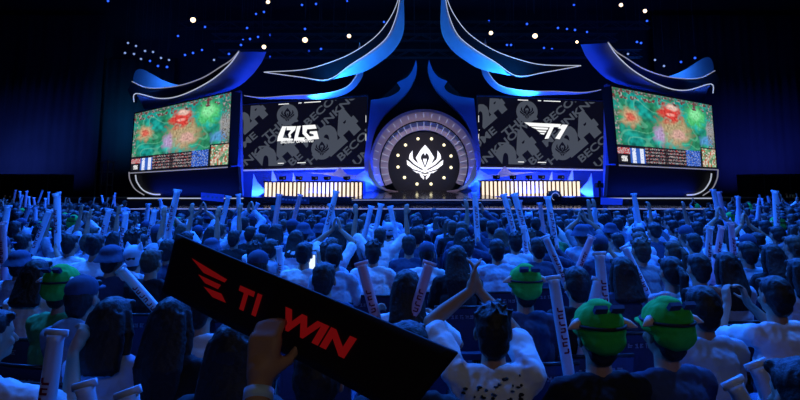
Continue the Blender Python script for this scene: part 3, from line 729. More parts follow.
def skeleton(p):
    q = POSES[p]; out = []
    for i, sx in enumerate((-1, 1)):
        raised = max(0, q['h'][i][2] - 1.1) * .12
        s = Vector((sx * SH, -.01, 1.045 + raised)); e, wv = ik(s, q['h'][i], .29, .26, q['pole'][i]); out.append((s, e, wv, Vector(q['d'][i]), Vector(q['p'][i]), q['c']))
    return out
def make_body(p, voxel, name='body', headonly=False):
    mb = MB()
    if True:
        # trunk
        mb.ell((0, 0, .52), (.165, .13, .13)); mb.ell((0, -.02, .66), (.145, .105, .16)); mb.ell((0, -.015, .86), (.158, .11, .20)); mb.ell((0, -.02, 1.0), (.16, .09, .10))
        mb.cap((-SH + .02, -.01, 1.05), .052, (SH - .02, -.01, 1.05), .052); mb.cap((-.10, -.02, 1.075), .045, (.10, -.02, 1.075), .045)
        mb.cap((0, -.01, 1.06), .062, (0, .01, 1.17), .053)
        # head with face
        mb.ell((0, .015, 1.285), (.074, .092, .088)); mb.ell((0, .04, 1.225), (.058, .068, .075)); mb.ell((0, .085, 1.185), (.03, .025, .022))
        mb.cap((0, .105, 1.265), .010, (0, .128, 1.232), .014, 8); mb.ell((0, .107, 1.203), (.024, .010, .009)); mb.cap((-.035, .09, 1.285), .012, (.035, .09, 1.285), .012, 8)
        for sx in (-1, 1):
            mb.ell((sx * .079, .005, 1.25), (.010, .02, .032)); mb.ell((sx * .04, .08, 1.235), (.022, .022, .022))
        for (s, e, wv, d, pn, c), side in zip(skeleton(p), (1, -1)):
            mb.cap(s, .052, s.lerp(e, .5), .046); mb.cap(s.lerp(e, .5), .046, e, .036); mb.cap(e, .037, e.lerp(wv, .35), .038); mb.cap(e.lerp(wv, .35), .038, wv, .024)
            hand(mb, wv, d, pn, side, c)
        for sx in (-1, 1):
            hip = Vector((sx * .095, .02, .50)); kn = Vector((sx * .13, .43, .50)); an = Vector((sx * .13, .42, .09))
            mb.cap(hip, .085, kn, .056); mb.cap(kn, .056, kn.lerp(an, .35) - Vector((0, .01, 0)), .055); mb.cap(kn.lerp(an, .35) - Vector((0, .01, 0)), .055, an, .036)
            mb.cap(an - Vector((0, .02, .045)), .04, an + Vector((0, .14, -.055)), .033)
    me = remesh(mb, name, voxel, 2)
    me.materials.append(M['skin']); me.materials.append(M['eye'])
    for f in me.polygons:
        c = f.center
        if c.y > .085 and abs(c.z - 1.262) < .007 and .022 < abs(c.x) < .048: f.material_index = 1
    return me
def make_shirt(p, voxel, bulk=1.0, name='shirt', longs=False, hood=False):
    mb = MB(); g = .009 * bulk
    mb.ell((0, 0, .55), (.172 + g, .138 + g, .14)); mb.ell((0, -.02, .68), (.152 + g, .115 + g, .17)); mb.ell((0, -.018, .86), (.166 + g, .118 + g, .21)); mb.ell((0, -.02, 1.0), (.166 + g, .095 + g, .105))
    mb.cap((-SH + .02, -.01, 1.05), .054 + g, (SH - .02, -.01, 1.05), .054 + g); mb.cap((-.09, -.02, 1.078), .046 + g, (.09, -.02, 1.078), .046 + g)
    for (s, e, wv, d, pn, c) in skeleton(p):
        if longs:
            mb.cap(s, .057 + g, e, .044 + g); mb.cap(e, .044 + g, wv.lerp(e, .1), .030 + g)
        else: mb.cap(s, .057 + g, s.lerp(e, .75), .052 + g * 1.6)
    if hood: mb.ell((0, -.095, 1.10), (.12, .055, .075)); mb.cap((-.09, -.03, 1.11), .035, (.09, -.03, 1.11), .035)
    me = remesh(mb, name, voxel, 2, wrinkle=.011, wscale=17)
    return me
def make_trousers(voxel):
    mb = MB(); mb.ell((0, 0, .51), (.178, .142, .13))
    for sx in (-1, 1):
        hip = Vector((sx * .095, .02, .505)); kn = Vector((sx * .13, .43, .505)); an = Vector((sx * .13, .42, .11))
        mb.cap(hip, .10, kn, .07); mb.cap(kn, .07, an, .056)
    return remesh(mb, 'trousers', voxel, 2, wrinkle=.008, wscale=12)
def make_shoes():
    mb = MB()
    for sx in (-1, 1): mb.cap((sx * .13, .39, .045), .043, (sx * .13, .56, .038), .036)
    return remesh(mb, 'shoes', .012, 1)
def hair_mesh(kind):
    mb = MB(); v = .008
    mb.ell((0, -.002, 1.315), (.083, .096, .075)); mb.ell((0, -.03, 1.275), (.082, .080, .092)); mb.cap((-.05, .07, 1.345), .022, (.05, .07, 1.345), .022, 8)
    if kind == 'short': mb.ell((0, -.045, 1.215), (.062, .045, .06))
    if kind == 'crop': mb.ell((0, -.055, 1.23), (.055, .03, .05))
    if kind == 'messy':
        rr = random.Random(4)
        for _ in range(60):
            a, t = rr.uniform(0, 6.28), rr.uniform(0, 1.2); q = Vector((math.sin(t) * math.cos(a) * .082, math.sin(t) * math.sin(a) * .09 - .01, math.cos(t) * .08 + 1.30)); e = q + Vector((rr.uniform(-.03, .03), rr.uniform(-.03, .03), rr.uniform(.0, .03)))
            mb.cap(q, .014, e, .006, 6)
        mb.ell((0, -.045, 1.22), (.07, .05, .07))
    if kind in ('long', 'verylong'):
        b = .93 if kind == 'verylong' else 1.06
        for i in range(9):
            x = -.075 + .01875 * i; y = -.055 - .03 * math.cos((i - 4) / 4 * 1.3)
            mb.tube([(x * .8, y + .02, 1.32), (x * 1.05, y, 1.2), (x * 1.2, y - .045, 1.08), (x * 1.05, y - .05, b)], [.03, .034, .032, .014], 8)
        for sx in (-1, 1): mb.tube([(sx * .07, .02, 1.31), (sx * .088, .01, 1.22), (sx * .095, -.02, 1.12), (sx * .085, -.03, 1.06)], [.02, .024, .022, .012], 8)
    if kind == 'ponytail':
        mb.ell((0, -.05, 1.235), (.066, .04, .06)); mb.ell((0, -.115, 1.30), (.026, .026, .026)); mb.tube([(0, -.12, 1.31), (0, -.165, 1.26), (0, -.155, 1.14), (0, -.13, 1.02)], [.02, .036, .03, .008], 10)
    if kind == 'bun': mb.ell((0, -.05, 1.235), (.066, .04, .06)); mb.ell((0, -.10, 1.34), (.042, .042, .04))
    return remesh(mb, 'hair', v, 1, wrinkle=.004, wscale=45)
def band(mb, z, rx, ry, cy, rad, n=28):
    pts = [(rx * math.cos(2 * math.pi * i / n), cy + ry * math.sin(2 * math.pi * i / n), z) for i in range(n + 1)]; mb.tube(pts, rad, 6, False)
def hat_parts(kind):
    """list of (name, mesh, material)"""
    if kind == 'green':
        mb = MB(); mb.ell((0, -.012, 1.335), (.104, .115, .085)); mb.ell((0, -.012, 1.30), (.112, .124, .05)); mb.ell((0, -.06, 1.27), (.095, .075, .065)); mb.ell((0, .09, 1.30), (.085, .09, .018)); mb.ell((0, -.02, 1.41), (.05, .055, .02))
        out = [('hat', remesh(mb, 'hat', .008, 3, wrinkle=.006, wscale=16), M['hat'])]
        mb = MB(); band(mb, 1.325, .109, .121, -.012, .007); out.append(('hat_strap', mb.mesh('hat_strap', True), M['hatband']))
        mb = MB(); mb.box((-.03, -.105, 1.40), (.055, .02, .032), Euler((.7, 0, 0)).to_matrix()); mb.box((.045, -.10, 1.40), (.055, .02, .032), Euler((.7, 0, 0)).to_matrix()); out.append(('goggles', mb.mesh('goggles'), M['navy']))
        for sx in (-1, 1):
            mb = MB(); mb.tube([(sx * .095, -.03, 1.33), (sx * .125, -.045, 1.325), (sx * .155, -.055, 1.315)], [.026, .018, .003], 8); out.append(('ear_flap', mb.mesh('ear_flap', True), M['pinkish']))
        return out
    if kind == 'bucket':
        mb = MB(); mb.ell((0, -.01, 1.34), (.095, .105, .07)); mb.tube([(0, -.01, 1.33), (0, -.01, 1.26)], [.098, .15], 28); me = remesh(mb, 'hat', .010, 2, wrinkle=.004, wscale=16); return [('hat', me, M['navy'])]
    if kind == 'cap':
        mb = MB(); mb.ell((0, -.008, 1.325), (.089, .102, .08)); mb.ell((0, .11, 1.315), (.07, .075, .012)); mb.ell((0, -.008, 1.405), (.01, .01, .01)); return [('hat', remesh(mb, 'hat', .008, 2), M['navy'])]
    if kind == 'catears':
        mb = MB(); mb.ell((0, -.01, 1.31), (.09, .102, .09)); mb.ell((0, -.04, 1.26), (.085, .07, .07))
        for sx in (-1, 1): mb.tube([(sx * .055, -.01, 1.37), (sx * .07, -.01, 1.43)], [.035, .004], 10)
        return [('hat', remesh(mb, 'hat', .008, 2), M['pale'])]
BODY = {p: make_body(p, .0085) for p in POSES}
SHIRT = {(p, l, h): make_shirt(p, .011, 1.0, 'shirt', l, h) for p in POSES for l, h in ((False, False), (True, True))}
TROU = make_trousers(.014); SHOES = make_shoes()
HAIR = {k: hair_mesh(k) for k in ('short', 'crop', 'messy', 'long', 'verylong', 'ponytail', 'bun')}
HATS = {k: hat_parts(k) for k in ('green', 'bucket', 'cap', 'catears')}
for me in list(SHIRT.values()) + list(HAIR.values()) + [TROU, SHOES]: me.materials.append(M['grey'])
def part(name, me, m, parent):
    o = bpy.data.objects.new(name, me); COL.objects.link(o); o.parent = parent
    if not me.materials: me.materials.append(m)
    o.material_slots[0].link = 'OBJECT'; o.material_slots[0].material = m
    return o
def person(x, y, rz, pose, hair, shirt, label, hat=None, hoodie=False, scale=1.0, z=0, trousers='denim', hairm='hair', group='seated spectators', lean=0):
    # the body is the thing itself: a mesh with clothing and hair as its children
    root = bpy.data.objects.new('person', BODY[pose]); COL.objects.link(root)
    root.location = (x, y, z); root.rotation_euler = (0, 0, rz); root.scale = (scale,) * 3
    tag(root, label, 'person', group)
    part('hooded_top' if hoodie else 'shirt', SHIRT[(pose, hoodie, hoodie)], M[shirt], root)
    part('trousers', TROU, M[trousers], root)
    if y < 9: part('shoes', SHOES, M['blackc'], root)
    if hair: part('hair', HAIR[hair], M[hairm], root)
    if hat:
        first = None
        for nm, me, m in HATS[hat]:
            o = part(nm, me, m, first or root); first = first or o
    return root

# chairs -----------------------------------------------------------
def chair_meshes():
    out = []
    mb = MB(); mb.box((0, .02, .44), (.44, .42, .05)); mb.ell((0, .02, .462), (.21, .2, .02)); out.append(('seat', mb.mesh('seat'), M['chair']))
    mb = MB(); pts = []
    n = 8; vs = []
    for i in range(n + 1):
        x = -.235 + .47 * i / n; yb = -.21 - .035 * (1 - (2 * i / n - 1) ** 2)
        for z, dy in ((.50, .0), (.70, -.035), (.88, -.075)): vs += [(x, yb + dy, z), (x, yb + dy + .035, z)]
    fs = []
    for i in range(n):
        a = i * 6; b = a + 6
        for k in (0, 2): fs += [(a + k, a + k + 2, b + k + 2, b + k), (a + k + 1, b + k + 1, b + k + 3, a + k + 3)]
        fs += [(a + 4, a + 5, b + 5, b + 4), (a, b, b + 1, a + 1)]
    fs += [(0, 1, 3, 2), (2, 3, 5, 4), (n * 6, n * 6 + 2, n * 6 + 3, n * 6 + 1), (n * 6 + 2, n * 6 + 4, n * 6 + 5, n * 6 + 3)]
    mb.add(vs, fs); me = fixnormals(mb.mesh('backrest')); out.append(('backrest', me, M['chair']))
    mb = MB()
    for sx in (-.22, .22):
        mb.tube([(sx, .21, .02), (sx, .17, .42), (sx, -.19, .43), (sx, -.27, .87)], .012, 6); mb.tube([(sx, -.25, .02), (sx, -.12, .42)], .012, 6)
    mb.tube([(-.235, -.285, .885), (0, -.322, .89), (.235, -.285, .885)], .013, 6)
    out.append(('frame', mb.mesh('frame', True), M['chairm']))
    return out
CH = chair_meshes()
mb = MB(); rr = random.Random(5)
for i in range(7):
    x = -.13 + .043 * i; yb = -.21 - .035 * (1 - (x / .235) ** 2) - .066
    for k in range(3): mb.box((x + rr.uniform(-.008, .008), yb - .012 , .795 + .011 * k + rr.uniform(-.003, .003)), (rr.choice((.012, .024, .028)), .004, .006))
    mb.box((x + rr.choice((-.01, .01)), yb - .012, .806), (.006, .004, .03))
TAGM = mb.mesh('lettering'); TAGM.materials.append(M['tag'])
def chair(x, y, rz, label, tagged=False):
    root = empty('chair', (x, y, 0), rz); tag(root, label, 'chair', 'audience chairs')
    for nm, me, m in CH:
        if not me.materials: me.materials.append(m)
        o = bpy.data.objects.new(nm, me); COL.objects.link(o); o.parent = root
        if nm == 'backrest' and tagged:
            q = bpy.data.objects.new('lettering', TAGM); COL.objects.link(q); q.parent = o
    return root
XC, AA, SS = .3, 2.4, .85
def g(x): return SS * (math.sqrt((x - XC) ** 2 + AA * AA) - AA)
def yaw(x): return .22 * math.atan(SS * (x - XC) / math.sqrt((x - XC) ** 2 + AA * AA))

# inflated sticks ----------------------------------------------------
def stick_meshes(m_key):
    mb = MB(); L = .62; r = .040
    mb.tube([(0, 0, -.10), (0, 0, -.08), (0, 0, -.02), (0, 0, L * .5), (0, 0, L - .12), (0, 0, L - .05), (0, 0, L - .02)], [.026, .036, .039, r, .039, .037, .042], 14)
    mb.box((0, 0, L - .012), (.105, .02, .03)); mb.box((0, 0, -.11), (.08, .015, .03))
    me = mb.mesh('cheering_stick', True); me.materials.append(M[m_key]); return me
STK = {k: stick_meshes(k) for k in ('stick', 'stickp')}
mb = MB(); rr = random.Random(9)
for i in range(7):      # dark red lettering running along the stick, on both faces
    z = .12 + i * .045
    for sy in (-1,):
        mb.box((rr.uniform(-.006, .006), sy * .0405, z), (.032, .004, .010)); mb.box((rr.choice((-.014, .014)), sy * .040, z + .014), (.010, .004, .024))
        if i % 2: mb.box((.0, sy * .0405, z + .022), (.03, .004, .007))
PRT = mb.mesh('lettering'); PRT.materials.append(M['print'])
def stick(base, dirv, label, pink=False, scale=1.0, printed=True):
    o = bpy.data.objects.new('cheering_stick', STK['stickp' if pink else 'stick']); COL.objects.link(o)
    o.location = base; d = Vector(dirv).normalized()
    # turn the printed face towards the camera side
    z = d; y = Vector((0, 1, 0)) - d * d.y; y.normalize(); x = y.cross(z)
    o.rotation_euler = Matrix((x, y, z)).transposed().to_euler(); o.scale = (scale,) * 3
    tag(o, label, 'cheering stick', 'inflated cheering sticks')
    if printed:
        q = bpy.data.objects.new('lettering', PRT); COL.objects.link(q); q.parent = o
    return o
def stick_px(xb, yb, xt, yt, D, label, pink=False, printed=True, tilt=.0, hands=False):
    a = P(xb, yb, D); b_ = P(xt, yt, D + tilt); L = (b_ - a).length; s = L / .70
    s = min(max(s, .85), 1.3); return stick(b_ - (b_ - a).normalized() * .62 * s, b_ - a, label, pink, s, printed)

HZ = 1.27          # head centre height of a seated figure
placed = []        # (x, y) of everybody
people = []
def at_px(x, y, s=1.0): p = PZ(x, y, HZ * s); return p.x, p.y
def person_px(px, py, pose, hair, shirt, label, rz=None, ch=True, chl=None, s=1.0, **k):
    X, Y = at_px(px, py, s); a = yaw(X) if rz is None else rz
    # head centre sits 1 cm before the origin
    o = person(X, Y, a, pose, hair, shirt, label, scale=s, **k); placed.append((X, Y)); people.append(o)
    if ch: chair(X, Y - .02, a, chl or 'chair of the ' + ' '.join(label.split()[:13]), Y < 12)
    return o
W = 'with'
near = [
 # px, py, pose, hair, shirt, label, extras
 (493, 330, 'clapman', 'messy', 'white', 'person in white printed T-shirt clapping above his head, bottom centre', dict(rz=R(-4))),
 (525, 288, 'lap', 'short', 'navy', 'person in green hat before the tall printed stick, behind the clapping man', dict(hat='green', rz=R(3))),
 (598, 336, 'lap', 'short', 'blackc', 'person in green hat and black top, next to another green hat', dict(hat='green', rz=R(6))),
 (666, 332, 'lap', 'short', 'navy', 'person in green hat with shoulders turned, right one of the green hat pair', dict(hat='green', rz=R(14))),
 (62, 289, 'lap', 'short', 'greenc', 'person in green hat with green collar at the left side', dict(hat='green', rz=R(-14))),
 (82, 298, 'lap', 'short', 'grey', 'person in dark cap and pale hood right beside the left green hat', dict(hat='cap', hoodie=True)),
 (36, 275, 'lap', 'long', 'white', 'dark-haired person in white top behind the left green hat', {}),
 (70, 244, 'lap', 'short', 'white', 'person with short dark hair and broad white shirt, upper left crowd', {}),
 (111, 260, 'lap', 'short', 'navy', 'person in round navy bucket hat above the slanted printed stick', dict(hat='bucket')),
 (134, 259, 'lap', 'short', 'white', 'person in pale cap with cat ears and white hood', dict(hat='catears', hoodie=True)),
 (151, 262, 'lap', 'crop', 'blackc', 'brown-haired person in black, right of the cat ear cap', dict(hairm='hair_b')),
 (168, 250, 'lap', 'short', 'navy', 'dark-haired person in navy at the upper left corner of the black banner', {}),
 (172, 322, 'lap', 'verylong', 'blackc', 'person in black with very long dark hair beside the banner end', dict(rz=R(-10))),
 (112, 322, 'lap', 'long', 'pale', 'dark-haired person in pale blue top with arm lowered, lower left', dict(rz=R(-10))),
 (200, 306, 'lap', 'short', 'white', 'person in white top partly behind the lower left edge of the banner', dict(rz=R(-6))),
 (234, 352, 'lap', 'verylong', 'blackc', 'person in black with long black hair beside the raised forearm', {}),
 (318, 378, 'lap', 'short', 'navy', 'person in navy shirt below the banner', {}),
 (408, 352, 'lap', 'short', 'blackc', 'person in black shirt with tiny pale print at the right end of the banner', {}),
 (703, 308, 'lap', 'short', 'pale', 'dark-haired person in pale blue shirt right of the two green hats', dict(rz=R(6))),
 (776, 296, 'phone', 'short', 'white', 'short-haired person in white striped shirt with hands at his face, right side', dict(rz=R(6))),
 (804, 398, 'lap', 'short', 'blackc', 'dark person cut off in the lower right corner', {}),
 (-14, 336, 'one', 'short', 'white', 'person in white T-shirt with raised arm at the lower left edge', dict(rz=R(-30))),
 (258, 266, 'lap', 'short', 'navy', 'person with dark hair just above the middle of the banner', dict(hat='cap')),
 (270, 250, 'lap', 'crop', 'pale', 'person in pale blue hood behind the dark cap over the banner', dict(hoodie=True)),
 (304, 254, 'phone', 'bun', 'white', 'person with a hair bun and white shirt holding up a lit phone', {}),
 (334, 256, 'lap', 'short', 'pale', 'dark-haired person in pale shirt right of the lit phone', {}),
 (324, 279, 'lap', 'short', 'navy', 'big dark-haired head directly over the banner edge', {}),
 (373, 252, 'lap', 'messy', 'white', 'messy-haired person in white striped shirt behind the leftmost tilted stick pair', {}),
 (407, 288, 'sticks', 'long', 'white', 'long-haired person in white holding two blurred sticks', dict(rz=R(2))),
 (409, 245, 'lap', 'short', 'navy', 'dark-haired person in navy, directly behind the two blurred sticks', {}),
 (457, 258, 'lap', 'verylong', 'blackc', 'long-haired person in black behind the clapping hands', {}),
 (497, 250, 'lap', 'short', 'pale', 'dark-haired person in pale blue shirt right of the clapping hands', {}),
 (538, 248, 'lap', 'short', 'navy', 'broad dark-haired person in navy above the green hat of the centre', {}),
 (577, 284, 'lap', 'short', 'blackc', 'dark person in black between the tall printed stick and the twin sticks', {}),
 (600, 246, 'one', 'short', 'navy', 'dark-haired person behind the twin pale sticks', dict(hat='cap')),
 (623, 272, 'lap', 'long', 'navy', 'dark-haired person right of the twin pale sticks', {}),
 (672, 272, 'lap', 'ponytail', 'white', 'person with ponytail and white top behind the right green hat', {}),
 (699, 268, 'lap', 'short', 'rust', 'dark-haired person in rust brown shirt', {}),
 (694, 243, 'lap', 'short', 'white', 'dark-haired person in white behind the rust brown shirt', {}),
 (727, 266, 'lap', 'verylong', 'pale', 'person with very long black hair and pale blue top', {}),
 (748, 253, 'lap', 'short', 'pale', 'dark-haired person in pale blue behind the very long black hair', {}),
 (772, 256, 'lap', 'long', 'blackc', 'long-haired person in black above the slanting chair backs at right', {}),
 (553, 232, 'lap', 'short', 'greenc', 'person in teal green top in the centre right crowd', {}),
]
used_px = []
for px, py, pose, hair, shirt, lab, ex in near:
    person_px(px, py, pose, hair, shirt, lab, **ex)
# black print on the back of the clapping man's shirt
man = people[0]; mb = MB(); rr = random.Random(12)
from mathutils.bvhtree import BVHTree
def bvh(me): return BVHTree.FromPolygons([v.co for v in me.vertices], [tuple(p.vertices) for p in me.polygons])
_b = [bvh(SHIRT[('clapman', False, False)])]
def back_y(x, z):
    h = _b[0].ray_cast(Vector((x, -1, z)), Vector((0, 1, 0))); return (h[0].y if h[0] else -.14) - .004
for _ in range(60):
    x = rr.uniform(-.14, .14); z = rr.choice((1.06, 1.03, .99, .96, .92)) + rr.uniform(-.012, .012) + .03 * math.sin(x * 9)
    mb.ell((x, back_y(x, z), z), (rr.uniform(.004, .013), .012, rr.uniform(.003, .008)), 7, 5)
shirt_o = [c for c in man.children if c.name.startswith('shirt')][0]
mb.build('print', M['printb'], shirt_o, True)
_b[0] = bvh(SHIRT[('lap', False, False)])
sm = [p for p in people if 'tiny pale print' in p['label']][0]; mb = MB()
for _ in range(14):
    x = rr.uniform(-.03, .04); z = .93 + rr.uniform(-.03, .03); mb.ell((x, back_y(x, z) + .002, z), (.005, .01, .0035), 6, 4)
mb.build('print', M['tag'], [c for c in sm.children if c.name.startswith('shirt')][0], True)

# the banner holder: seated just before the camera, below the frame, one arm raised
BH = P(262, 352, 1.22)
POSES['hold'] = dict(h=[(-.13, .30, .62), (.24, .25, 1.45)], pole=[(-1, -.3, -.4), (.6, -.4, -.6)], d=[(.25, .9, -.1), (.05, .25, 1)], p=[(0, 0, -1), (.2, 1, 0)], c=.95)
hx, hy = -.47, .88
POSES['hold']['h'][1] = (BH.x - hx, BH.y - hy, BH.z - .05)
BODY['hold'] = make_body('hold', .007); SHIRT[('hold', False, False)] = make_shirt('hold', .010)
SHIRT[('hold', False, False)].materials.append(M['grey'])
o = person(hx, hy, 0, 'hold', 'short', 'pale', 'person holding up the long black banner with a bare forearm', group='seated spectators')
sk = skeleton('hold')[1]; wpos = sk[2]; wd = (sk[2] - sk[1]).normalized()
MB().tube([wpos - wd * .025, wpos - wd * .005], .029, 16).build('wristband', M['wrist'], o, True)
chair(hx, hy - .02, 0, 'dark seat of the banner holder, below the frame')
placed.append((hx, hy))

# banner
bq = [P(176, 234, 1.46), P(458, 353, 1.10), P(405, 418, 1.10), P(162, 291, 1.46)]
def bfn(u, v, o=0.0):
    p = bq[3].lerp(bq[2], u).lerp(bq[0].lerp(bq[1], u), v); return p + Vector((0, -1, .1)) * (o + .010 * math.sin(u * 7) * (1 - v * .4))
nx, ny = 30, 8; vs = [bfn(i / nx, j / ny) for j in range(ny + 1) for i in range(nx + 1)]; K = len(vs); vs += [v + Vector((0, .012, 0)) for v in vs]
fs = []
for j in range(ny):
    for i in range(nx):
        a = j * (nx + 1) + i; fs += [(a, a + 1, a + nx + 2, a + nx + 1), (K + a, K + a + nx + 1, K + a + nx + 2, K + a + 1)]
for i in range(nx): a = i; b_ = ny * (nx + 1) + i; fs += [(a, K + a, K + a + 1, a + 1), (b_, b_ + 1, K + b_ + 1, K + b_)]
for j in range(ny): a = j * (nx + 1); b_ = a + nx; fs += [(a, a + nx + 1, K + a + nx + 1, K + a), (b_, K + b_, K + b_ + nx + 1, b_ + nx + 1)]
me = MB().add(vs, fs).mesh('banner', True); fixnormals(me); banner = link('banner', me, M['board']); tag(banner, 'long black banner with red T1 WIN lettering, held up slanting in front', 'banner')
def bt_(txt, u0, u1, v0, v1, bold=.03, shear=0.0):
    vs, f, wd = text2d(txt, bold, shear); return ([(u0 + a / wd * (u1 - u0), v0 + b * (v1 - v0)) for a, b in vs], f)
bp = [bt_('T1', .325, .425, .32, .66, .05, -.15), bt_('WIN', .505, .755, .32, .64, .05)]
for q in ([(.10, .74), (.27, .66), (.265, .60), (.17, .60)], [(.15, .54), (.255, .54), (.25, .46), (.19, .46)], [(.19, .40), (.27, .42), (.30, .32), (.24, .31)]): bp.append((q, [(0, 1, 2, 3)]))
flatmesh('lettering', bp, M['redglow'], banner, lambda u, v: bfn(u, v, .006))

# sticks in the near crowd
STICKS = [
 (10, 312, 33, 272, 4.6, 'tilted pale stick raised at the left edge', False), (168, 322, 120, 268, 4.4, 'printed stick leaning left below the bucket hat', False),
 (47, 402, 57, 330, 2.5, 'upright printed stick before the seated knees, lower left', False), (92, 425, 84, 382, 2.3, 'stick tip poking up at the bottom left edge', False),
 (282, 284, 279, 246, 6.4, 'short upright stick above the banner', False), (377, 322, 361, 262, 3.9, 'left one of the two pinkish blurred sticks at centre', True),
 (409, 330, 430, 262, 3.9, 'right one of the two pinkish blurred sticks at centre', True), (527, 262, 523, 226, 7.6, 'slim upright stick behind the centre green hat', False),
 (566, 284, 545, 236, 5.6, 'printed stick leaning left in front of the navy shirts', False), (565, 350, 553, 276, 3.6, 'tall printed stick right of the centre green hat', False),
 (577, 272, 592, 236, 6.2, 'pinkish stick leaning right near the cap', True), (590, 318, 599, 278, 4.0, 'shorter of the twin pale sticks', False), (606, 322, 599, 252, 4.0, 'taller of the twin pale sticks', False),
 (643, 285, 624, 246, 5.6, 'pale stick leaning left, right of the twin sticks', False), (665, 264, 674, 237, 7.0, 'pale stick leaning right above the ponytail', False),
 (707, 272, 710, 226, 6.4, 'pale upright stick left of the pink pair', False), (716, 262, 722, 226, 6.6, 'left stick of the pink pair over the long black hair', True), (734, 262, 731, 222, 6.8, 'right stick of the pink pair over the long black hair', True),
 (772, 404, 755, 362, 2.5, 'printed stick in the lower right corner', False), (748, 412, 732, 380, 2.4, 'stick leaning left in the lower right corner', False),
 (133, 412, 127, 390, 2.1, 'stick tip at the bottom edge below the pale blue top', False), (4, 262, 2, 222, 6.0, 'pinkish stick at the far left edge of the crowd', True),
 (49, 234, 48, 214, 12, 'pinkish upright stick in the far left crowd', True), (166, 228, 160, 199, 14, 'thin upright stick in front of the left side platform', False),
 (247, 228, 258, 203, 12, 'pale stick leaning right left of the dark slogan card', False),
]
for xb, yb, xt, yt, D, lab, pk in STICKS: stick_px(xb, yb, xt, yt, D, lab, pk, D < 9)

# ------------------------------------------------------------------ the rest of the audience
rnd = random.Random(21)
slots = []
k = 0
y0 = -3.0
while y0 < 26.5:
    for sgn in (1, -1):
        x = XC + (.0 if sgn > 0 else -.53) + rnd.uniform(-.05, .05)
        while abs(x) < 26:
            Y = y0 + g(x)
            if Y > 4.6:
                lim = 15.8 if -9.5 < x < 10.5 else (25.5 if -19.5 < x < 20 else 34)
                if 9.5 < abs(x - .5) < 11.5: lim = 20
                X2 = x + rnd.uniform(-.06, .06); Y2 = Y + rnd.uniform(-.08, .08)
                if Y < lim and -8 < proj(Vector((X2, Y2, HZ)))[0] < 808: slots.append((X2, Y2, yaw(x), k))
            x += sgn * .54 * math.cos(yaw(x) / .22) * rnd.uniform(.97, 1.04)
    k += 1; y0 += .86
free = []
for X, Y, a, row in slots:
    pr = proj(Vector((X, Y, HZ)))
    if Y < 5.6 and 30 < pr[0] < 790 and pr[1] > 262: continue
    if any((X - a_) ** 2 + (Y - b__) ** 2 < .48 ** 2 for a_, b__ in placed): continue
    # keep the sight lines of the hand-placed ones free
    hide = False
    for a_, b__ in placed:
        if Y < b__ and (X - a_) ** 2 + (Y - b__) ** 2 < 1.2:
            q = proj(Vector((a_, b__, HZ)))
            if abs(q[0] - pr[0]) < 14 and 0 < pr[1] - q[1] < 16: hide = True
    if hide: continue
    free.append((Y, X, a, row, pr))
free.sort(key=lambda s: s[4][2])
NIND = 300 - len(placed)
ind, mass = free[:NIND], free[NIND:]
poses = ['lap'] * 12 + ['sticks'] * 1 + ['one'] * 2 + ['clap', 'phone', 'cheer']
hairs = ['short'] * 4 + ['messy', 'messy', 'long', 'long', 'verylong', 'ponytail', 'bun', 'crop']
shirts = ['white'] * 6 + ['pale'] * 5 + ['grey'] * 3 + ['navy'] * 3 + ['blackc'] * 2
HN = {'short': 'short dark hair', 'messy': 'tousled dark hair', 'long': 'long dark hair', 'verylong': 'very long hair', 'ponytail': 'ponytail', 'bun': 'hair bun', 'crop': 'cropped hair'}
SN = {'white': 'white', 'pale': 'pale blue', 'grey': 'grey', 'navy': 'navy', 'blackc': 'black', 'greenc': 'green'}
PN = {'lap': 'hands down', 'sticks': 'holding two sticks', 'one': 'holding up one stick', 'clap': 'clapping overhead', 'phone': 'hands raised to phone', 'cheer': 'both arms up'}
ORD = lambda n: '%d%s' % (n, 'th' if 10 <= n % 100 <= 20 else {1: 'st', 2: 'nd', 3: 'rd'}.get(n % 10, 'th'))
rows = {}
for s_ in ind:
    rows.setdefault(s_[3], []).append(s_)
for a_, b__ in placed:
    if b__ > 1.5: rows.setdefault(max(0, round((b__ - g(a_) + 3.0) / .86)), []).append((b__, a_, 0, 0, proj(Vector((a_, b__, HZ)))))
rowids = sorted(rows); idx = {}
for ri, r_ in enumerate(rowids):
    for ci, s_ in enumerate(sorted(rows[r_], key=lambda q: q[4][0])): idx[(s_[0], s_[1])] = (ri + 1, ci + 1)
def add_sticks(o, pose, where, pink, Y):
    if pose not in ('sticks', 'one'): return
    sks = skeleton(pose); Mx = Matrix.Translation(o.location) @ o.rotation_euler.to_matrix().to_4x4() @ Matrix.Scale(o.scale[0], 4)
    for i, sk in enumerate(sks):
        if pose == 'one' and i == 0: continue
        hp = Mx @ (sk[2] + sk[3].normalized() * .08); d = Mx.to_3x3() @ Vector((rnd.uniform(-.25, .25), .15, 1))
        which = ('left stick of' if i == 0 else 'right stick of') if pose == 'sticks' else 'raised stick of'
        stick(hp, d, '%s the spectator %s' % (which, where), pink, 1.0, Y < 9)
